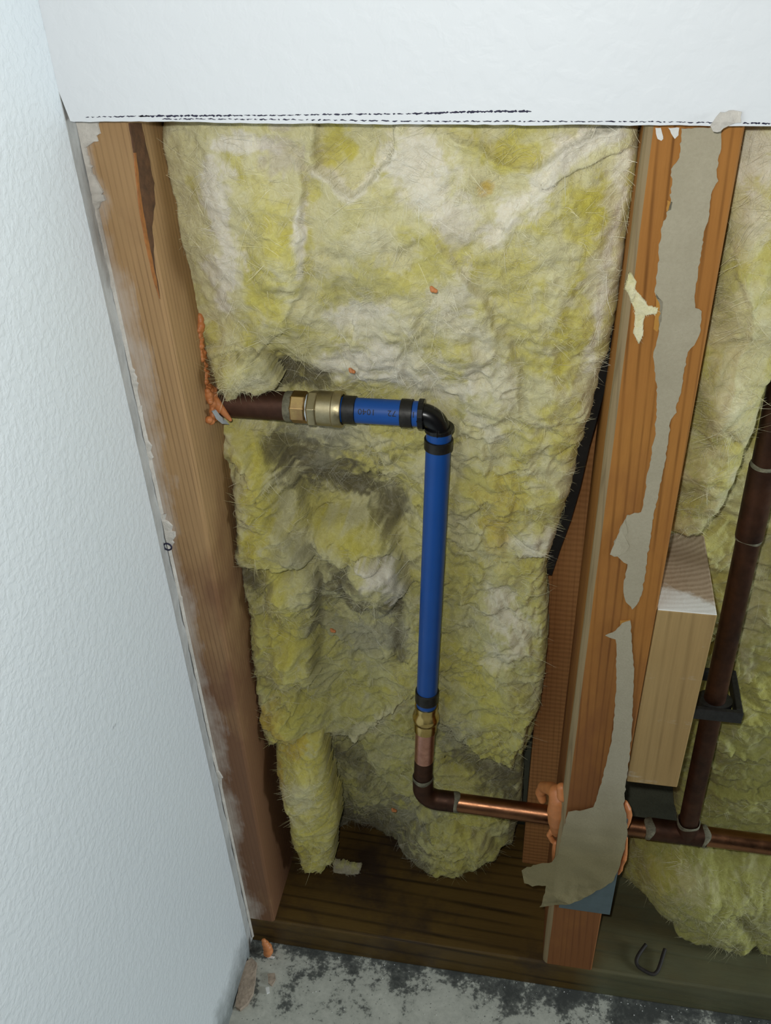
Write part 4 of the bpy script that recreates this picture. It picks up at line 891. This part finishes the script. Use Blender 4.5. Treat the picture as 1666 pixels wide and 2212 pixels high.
wool('insulation_batt', 'yellow green glass wool behind the dark riser pipe in the right bay', 'glass wool', rl_ctrl,
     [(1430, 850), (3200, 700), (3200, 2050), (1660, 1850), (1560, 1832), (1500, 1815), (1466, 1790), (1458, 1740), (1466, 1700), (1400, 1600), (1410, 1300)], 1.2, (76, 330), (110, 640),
     lips=[([(1530, 1600), (1600, 1640), (1690, 1650)], (1600, 1580), 5, 40), ([(1520, 1690), (1600, 1720), (1690, 1700)], (1600, 1760), 6, 40)], lumps=[(1600, 1500, 90, 60, 4)], creases=[([(1520, 1640), (1660, 1680)], 20, 4)], tints=[(GREEN, 1600, 1600, 160, 120, .5), (SAT, 1630, 1500, 80, 80, .25), (CREAM, 1620, 1300, 50, 160, .35), (DIRT_SHADE, 1560, 1660, 80, 30, .3)],
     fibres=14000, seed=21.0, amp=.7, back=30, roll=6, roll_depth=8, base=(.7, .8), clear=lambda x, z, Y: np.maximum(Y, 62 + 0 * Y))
lo_ctrl = [(1370, 1850, 74), (1450, 1850, 62), (1560, 1850, 64), (1690, 1860, 64), (1350, 1900, 70), (1430, 1920, 46), (1540, 1940, 36), (1660, 1940, 42), (1450, 1990, 48), (1540, 2010, 32), (1640, 2010, 34), (1540, 2060, 36), (1600, 2090, 30), (1680, 2080, 36)]
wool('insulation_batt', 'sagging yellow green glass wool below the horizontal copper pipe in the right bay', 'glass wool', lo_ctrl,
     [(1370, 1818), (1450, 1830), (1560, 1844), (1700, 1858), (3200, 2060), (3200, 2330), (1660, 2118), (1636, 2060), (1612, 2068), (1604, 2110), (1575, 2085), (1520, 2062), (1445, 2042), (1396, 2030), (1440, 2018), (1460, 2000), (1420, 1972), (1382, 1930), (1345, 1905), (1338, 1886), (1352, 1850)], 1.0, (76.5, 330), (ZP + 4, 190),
     lips=[([(1390, 2025), (1480, 2030), (1560, 2050)], (1500, 2000), 4, 26)], lumps=[(1520, 1930, 120, 70, 6), (1420, 1890, 60, 40, 4)], creases=[([(1600, 1990), (1640, 2060)], 14, 5)], tints=[(SAT, 1430, 1890, 70, 50, .3), (GREEN, 1560, 2010, 160, 80, .4), (DIRT_SHADE, 1640, 2000, 50, 40, .4), (DIRT_SHADE, 1560, 2060, 60, 20, .4), (CREAM, 1500, 1900, 60, 40, .3)],
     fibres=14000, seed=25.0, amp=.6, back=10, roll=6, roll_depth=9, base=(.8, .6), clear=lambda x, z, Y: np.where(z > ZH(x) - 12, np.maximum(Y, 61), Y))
# tuft caught on the right stud
wool('insulation_tuft', 'wisp of pale yellow wool caught on the edge of the right stud', 'glass wool',
     [(1360, 600, -1), (1370, 650, -2), (1400, 670, -3), (1385, 720, -2), (1380, 700, -2.5)],
     [(1356, 592), (1366, 588), (1378, 605), (1374, 625), (1384, 640), (1402, 662), (1424, 668), (1420, 682), (1396, 686), (1390, 700), (1390, 722), (1380, 748), (1370, 722), (1372, 690), (1366, 655), (1352, 625)], .4, (20, 50), (620, 690), tints=[(CREAM, 1380, 660, 60, 90, .6)], fibres=900, seed=33.0, amp=.5, back=3.0, roll=2, roll_depth=1.5, base=(.4, .1), jag=2.0, flen=.35,
     lips=[([(1362, 598), (1372, 612), (1368, 636)], (1390, 600), -2, 12)])

# ------------------------------------------------------------------ torn drywall paper on the right stud
up = [(1472, 277), (1558, 277), (1556, 330), (1548, 365), (1552, 390), (1536, 420), (1531, 470), (1520, 510), (1512, 560), (1503, 620), (1502, 665), (1516, 672), (1512, 720), (1500, 745), (1486, 760), (1474, 830), (1472, 842), (1460, 880), (1462, 890), (1450, 905), (1436, 1000), (1424, 1060), (1412, 1110), (1402, 1180), (1394, 1240), (1386, 1285), (1372, 1310), (1366, 1316), (1350, 1292), (1347, 1270), (1356, 1218), (1340, 1206), (1318, 1192), (1332, 1160), (1346, 1130), (1355, 1112), (1385, 1106), (1390, 1080), (1404, 1000), (1416, 930), (1420, 850), (1414, 800), (1412, 760), (1424, 715), (1426, 660), (1414, 630), (1420, 590), (1428, 500), (1446, 445), (1452, 400), (1450, 365), (1468, 340)]
pp = thing('drywall_paper', 'long torn grey brown paper strip stuck down the upper part of the right stud', 'paper', PY(1440, 1316, 0))
def curl_up(p):
    u, v = project(p); k = max(0, 1345 - u) / 30 * smooth01(float(v), 1100, 1150) * (1 - smooth01(float(v), 1200, 1225)); return p + np.array([0, -2.2 * k, 0])
sheet('paper_sheet', [PY(u, v, -.15) for u, v in roughen(up, 2.2, 7)], .45, (0, -1, 0), M_paper, pp, bend=curl_up)
fl = [(1350, 1122), (1356, 1150), (1350, 1160), (1360, 1180), (1352, 1192), (1340, 1198), (1318, 1193), (1334, 1155)]
sheet('paper_flap', [PY(u, v, -.9) for u, v in roughen(fl, .8, 8)], .35, (0, -1, 0), M_paper, pp, bend=curl_up, label='lifted layer of the paper')
lo = [(1362, 1340), (1366, 1400), (1370, 1450), (1368, 1510), (1366, 1560), (1362, 1620), (1352, 1690), (1348, 1740), (1354, 1766), (1356, 1795), (1350, 1830), (1340, 1862), (1326, 1895), (1296, 1915), (1250, 1938), (1215, 1945), (1190, 1950), (1166, 1958), (1178, 1925), (1180, 1910), (1150, 1922), (1132, 1920), (1126, 1900), (1165, 1874), (1192, 1862), (1206, 1840), (1216, 1790), (1228, 1752), (1260, 1748), (1282, 1742), (1300, 1690), (1312, 1640), (1322, 1600), (1326, 1560), (1330, 1500), (1332, 1450), (1332, 1400), (1330, 1380), (1308, 1372), (1330, 1362), (1344, 1346)]
pl2 = thing('drywall_paper', 'torn paper piece widening over the copper pipe at the foot of the right stud', 'paper', PY(1260, 1950, 0))
def bend_lo(p):
    u, v = project(p); x = p[0]
    k = smooth01(float(v), 1650, 1800)
    off = -1.4 * k - 1.2 * k * float(gnoise(np.array([[p[0] / 18, p[2] / 18, .5]]))[0])
    off -= 3.0 * smooth01(float(v), 1880, 1960) * (1 + .8 * float(gnoise(np.array([[p[0] / 7, p[2] / 7, 5.5]]))[0]))
    off += 10 * smooth01(36 - x, 0, 30)
    return p + np.array([0, off, 0])
sheet('paper_sheet', [PY(u, v, -1.3) for u, v in roughen(lo, 1.4, 7)], .5, (0, -1, 0), M_paper, pl2, bend=bend_lo, cuts=4)
# flake of paper left on the cut edge above the right stud
fk = thing('paper_flake', 'crumpled torn paper flake at the cut edge above the right stud', 'paper', PY(1565, 272, -13))
sheet('flake', [PY(u, v, -12.7) for u, v in roughen([(1534, 270), (1546, 252), (1556, 242), (1585, 238), (1602, 240), (1600, 262), (1578, 268), (1556, 282), (1540, 282)], 2, 8)], .5, (0, -1, 0), M_plaster, fk,
      bend=lambda p: p + np.array([0, -1.0 - 1.3 * float(gnoise(np.array([[p[0] / 5, p[2] / 4, 1]]))[0]), 0]), cuts=4)
# blue-grey steel plate protecting the pipe hole
q0, q1 = PY(1222, 1752, 0), PY(1318, 1965, 0)
npz0 = PY(1265, 1966, 0)[2]; npz1 = PY(1230, 1752, 0)[2]
o = mesh('nail_plate', *box_geo(40.5, 81.0, -1.25, -.1, npz0, npz1), M_nailplate, label='blue grey steel nail plate showing below the torn paper on the right stud', cat='plate'); bevel(o, .3)

# ------------------------------------------------------------------ orange foam sealant
def foam(name, label, balls, group='orange foam', mat=None, vox=.55, parent=None):
    bm = bmesh.new(); P = np.array([b_[0] for b_ in balls]); org = np.array([P[:, 0].mean(), P[:, 1].mean(), P[:, 2].min()])
    for c, r in balls:
        bmesh.ops.create_icosphere(bm, subdivisions=3, radius=r * S, matrix=Matrix.Translation(Vector((np.asarray(c) - org) * S)))
    me = bpy.data.meshes.new(name); bm.to_mesh(me); bm.free(); me.materials.append(mat or M_foam)
    o = bpy.data.objects.new(name, me); COL.objects.link(o)
    o.location = (org - (ORG[parent] if parent else 0)) * S; o.parent = parent; ORG[o] = org
    m = o.modifiers.new('fuse', 'REMESH'); m.mode = 'VOXEL'; m.voxel_size = vox * S; m.use_smooth_shade = True
    m2 = o.modifiers.new('soft', 'SMOOTH'); m2.factor = .5; m2.iterations = 5
    # bake the fused shape so that the thing is one plain mesh
    dg = bpy.context.evaluated_depsgraph_get(); ev = o.evaluated_get(dg); nm = bpy.data.meshes.new_from_object(ev)
    o.modifiers.clear(); o.data = nm; nm.polygons.foreach_set('use_smooth', [True] * len(nm.polygons))
    return finish(o, None, None if parent else label, None if parent else 'foam', None if parent else group)
def on_l(u, v, d): return PX(u, v, XS + d)
rf = random.Random(3)
balls = [(on_l(431, 683, 1.5), 2.0), (on_l(433, 690, 2), 2.3), (on_l(434, 704, 2.4), 2.6), (on_l(434, 712, 2), 2.2)]
for v in range(716, 850, 7):
    u = np.interp(v, [716, 780, 850], [432, 440, 456]) ; balls += [(on_l(u + rf.uniform(-5, 3), v + rf.uniform(-4, 4), rf.uniform(.2, 1.6)), rf.uniform(.9, 2.2)) for _ in range(3)]
for v in range(838, 915, 6):
    for k in range(5): balls.append((on_l(np.interp(v, [838, 870, 915], [455, 464, 460]) + rf.uniform(-11, 10), v + rf.uniform(-4, 4), rf.uniform(.2, 4)), rf.uniform(1.2, 3.0)))
for t in np.linspace(0, 1, 8): balls.append((np.array([XS + 3 + t * 9, YP - 9.5 - 1 * t, ZT + 6 - 12 * t]), 3.6 - 2.2 * t))
fl_ = foam('foam_sealant', 'orange foam sealing the copper stub into the left stud', balls)
sheet('pale_foam_skin', [PX(u, v, XS + 6.5) for u, v in roughen([(457, 888), (465, 884), (474, 896), (488, 908), (494, 916), (478, 914), (466, 904)], 1, 8)], 1.2, (.7, -.7, 0), M_foam_white, fl_, label='pale grey skin on the foam')
bx = XR0 - 1
balls = []
def run(path, step=1.2):
    out = []
    for (u0, v0, Y0, r0), (u1, v1, Y1, r1) in zip(path[:-1], path[1:]):
        p, q = PY(u0, v0, Y0), PY(u1, v1, Y1); k = max(2, int(np.linalg.norm(q - p) / step))
        out += [(p + (q - p) * t, r0 + (r1 - r0) * t) for t in np.linspace(0, 1, k)]
    return out
balls += run([(1172, 1728, 34, 3.2), (1168, 1712, 36, 4.2), (1174, 1700, 34, 4.4), (1190, 1703, 24, 5.2), (1203, 1712, 14, 6.2), (1207, 1730, 10, 7.2), (1204, 1752, 9, 7.6), (1203, 1772, 10, 6.8), (1203, 1788, 12, 5.2), (1202, 1800, 13, 3.0)])
balls += run([(1202, 1800, 13, 2.6), (1192, 1795, 14, 2.3), (1187, 1804, 14, 2.3), (1194, 1816, 13, 2.3), (1201, 1822, 12, 2.5), (1204, 1834, 12, 4.2), (1203, 1844, 12, 4.0), (1199, 1856, 12, 2.4), (1197, 1864, 12, 1.6)])
balls += run([(1214, 1702, 8, 4.0), (1216, 1720, 6, 4.4)])
foam('foam_sealant', 'glossy orange foam bulge where the copper pipe enters the right stud', balls)
balls = run([(1350, 1735, 22, 2.6), (1354, 1748, 20, 3.6), (1355, 1760, 20, 4.0), (1354, 1772, 20, 3.4), (1352, 1784, 20, 2.4)])
foam('foam_sealant', 'orange foam bead beside the torn paper above the pipe on the right stud side', balls)
balls = run([(1352, 1810, 22, 1.8), (1349, 1845, 22, 2.6), (1347, 1855, 20, 2.8), (1342, 1868, 20, 2.2), (1340, 1878, 20, 2.2), (1336, 1886, 20, 1.6), (1350, 1828, 22, 1.9), (1351, 1818, 22, 1.7)])
foam('foam_sealant', 'thin orange foam drips beside the torn paper below the pipe on the right stud side', balls)
pf = PZ(580, 2060, 0)
balls = [(pf + (dx, dy, dz), r) for dx, dy, dz, r in [(0, -1, 3.5, 4.2), (1.0, -1, 7, 4.6), (.3, 0, 11, 4.4), (-1.5, 1, 15, 3.4), (-3.0, 2, 18, 2.2)]]
foam('foam_blob', 'orange foam blob on the floor in front of the left stud foot', balls)
for (u, v, Y, r, lab) in [(850, 1750, 80, 1.9, 'tiny orange foam crumb on the wool left of the lower copper elbow'), (935, 626, 14, 1.5, 'tiny pink orange foam fleck on the upper wool'), (759, 801, 46, 1.5, 'tiny pink foam fleck on the wool above the blue pipe'), (718, 1362, 62, 1.6, 'small orange foam smear on the wool left of the vertical blue pipe')]:
    c = PY(u, v, Y - 4)
    foam('foam_crumb', lab, [(c, r), (c + (r, 0, -.6), r * .8), (c + (-.4 * r, -.3, r * .8), r * .7)], 'foam crumbs', vox=.35)

# ------------------------------------------------------------------ small things
w0 = [(1437, 2050), (1433, 2062), (1427, 2082), (1421, 2097), (1413, 2104), (1402, 2102), (1386, 2093), (1378, 2086), (1375, 2077), (1378, 2066), (1387, 2052), (1396, 2040)]
pts = []
for i, (u, v) in enumerate(w0):
    z = ZP + 1.9 + np.interp(i, [0, 4, 7, 11], [3, .2, .2, 4]); pts.append(PZ(u, v, z))
fine = []
for i in range(len(pts) - 1):
    for t in np.linspace(0, 1, 5)[:-1]:
        p_1, p0_, p1_, p2_ = pts[max(i - 1, 0)], pts[i], pts[i + 1], pts[min(i + 2, len(pts) - 1)]
        fine.append(.5 * (2 * p0_ + (p1_ - p_1) * t + (2 * p_1 - 5 * p0_ + 4 * p1_ - p2_) * t * t + (3 * p0_ - p_1 - 3 * p1_ + p2_) * t ** 3))
fine.append(pts[-1])
mesh('wire_loop', *tube_geo(fine, 1.6, 10), M_wire, smooth=True, label='bent black wire loop on the plate under the sagging wool', cat='wire')
def chunk(name, label, outline, h, mat, cat, group=None, seed=0, z0=.0):
    pts = [PZ(u, v, z0) for u, v in roughen(outline, 1.6, 9)]
    return sheet(name, pts, h, (0, 0, 1), mat, None, bend=lambda p: p + np.array([0, 0, .1 + .9 * abs(float(gnoise(np.array([[p[0] / 6 + seed, p[1] / 6, .2]]))[0]))]), cuts=3, label=label, cat=cat, group=group)
chunk('plaster_chunk', 'long brown grey plaster chunk on the floor beside the white wall', [(526, 2088), (545, 2074), (556, 2086), (552, 2125), (548, 2150), (536, 2172), (520, 2186), (510, 2180), (512, 2160), (520, 2120)], 4.5, M_crumb, 'rubble', 'floor rubble')
chunk('plaster_chunk', 'small pinkish plaster chip on the floor right of the long chunk', [(578, 2106), (594, 2104), (596, 2118), (588, 2132), (580, 2126)], 2.0, M_crumb, 'rubble', 'floor rubble', 4)
chunk('plaster_chunk', 'white crumb on the floor below the pinkish chip', [(574, 2136), (582, 2134), (583, 2145), (577, 2149)], 2.0, M_whitecrumb, 'rubble', 'floor rubble', 6)
chunk('plaster_chunk', 'pale splinter lying against the orange foam blob on the floor', [(568, 2056), (574, 2060), (594, 2068), (590, 2072), (578, 2070)], 1.2, M_whitecrumb, 'rubble', 'floor rubble', 8)
V, F = [], []
for k in range(90):
    u, v = rf.uniform(600, 1660), rf.uniform(2060, 2212)
    p = PZ(u, v, 0)
    if p[1] > -2: p[1] = -rf.uniform(1, 8)
    r = rf.uniform(.25, .8); o_ = len(V)
    for d in ((1, 0, 0), (-.5, .8, 0), (-.5, -.8, 0), (.1, .1, 1.3)): V.append(p + np.array(d) * r + (0, 0, .02))
    F += [(o_, o_ + 1, o_ + 3), (o_ + 1, o_ + 2, o_ + 3), (o_ + 2, o_, o_ + 3), (o_ + 2, o_ + 1, o_)]
mesh('floor_grit', V, F, M_whitecrumb, label='fine pale grit scattered on the concrete along the plate', cat='grit', kind='stuff')
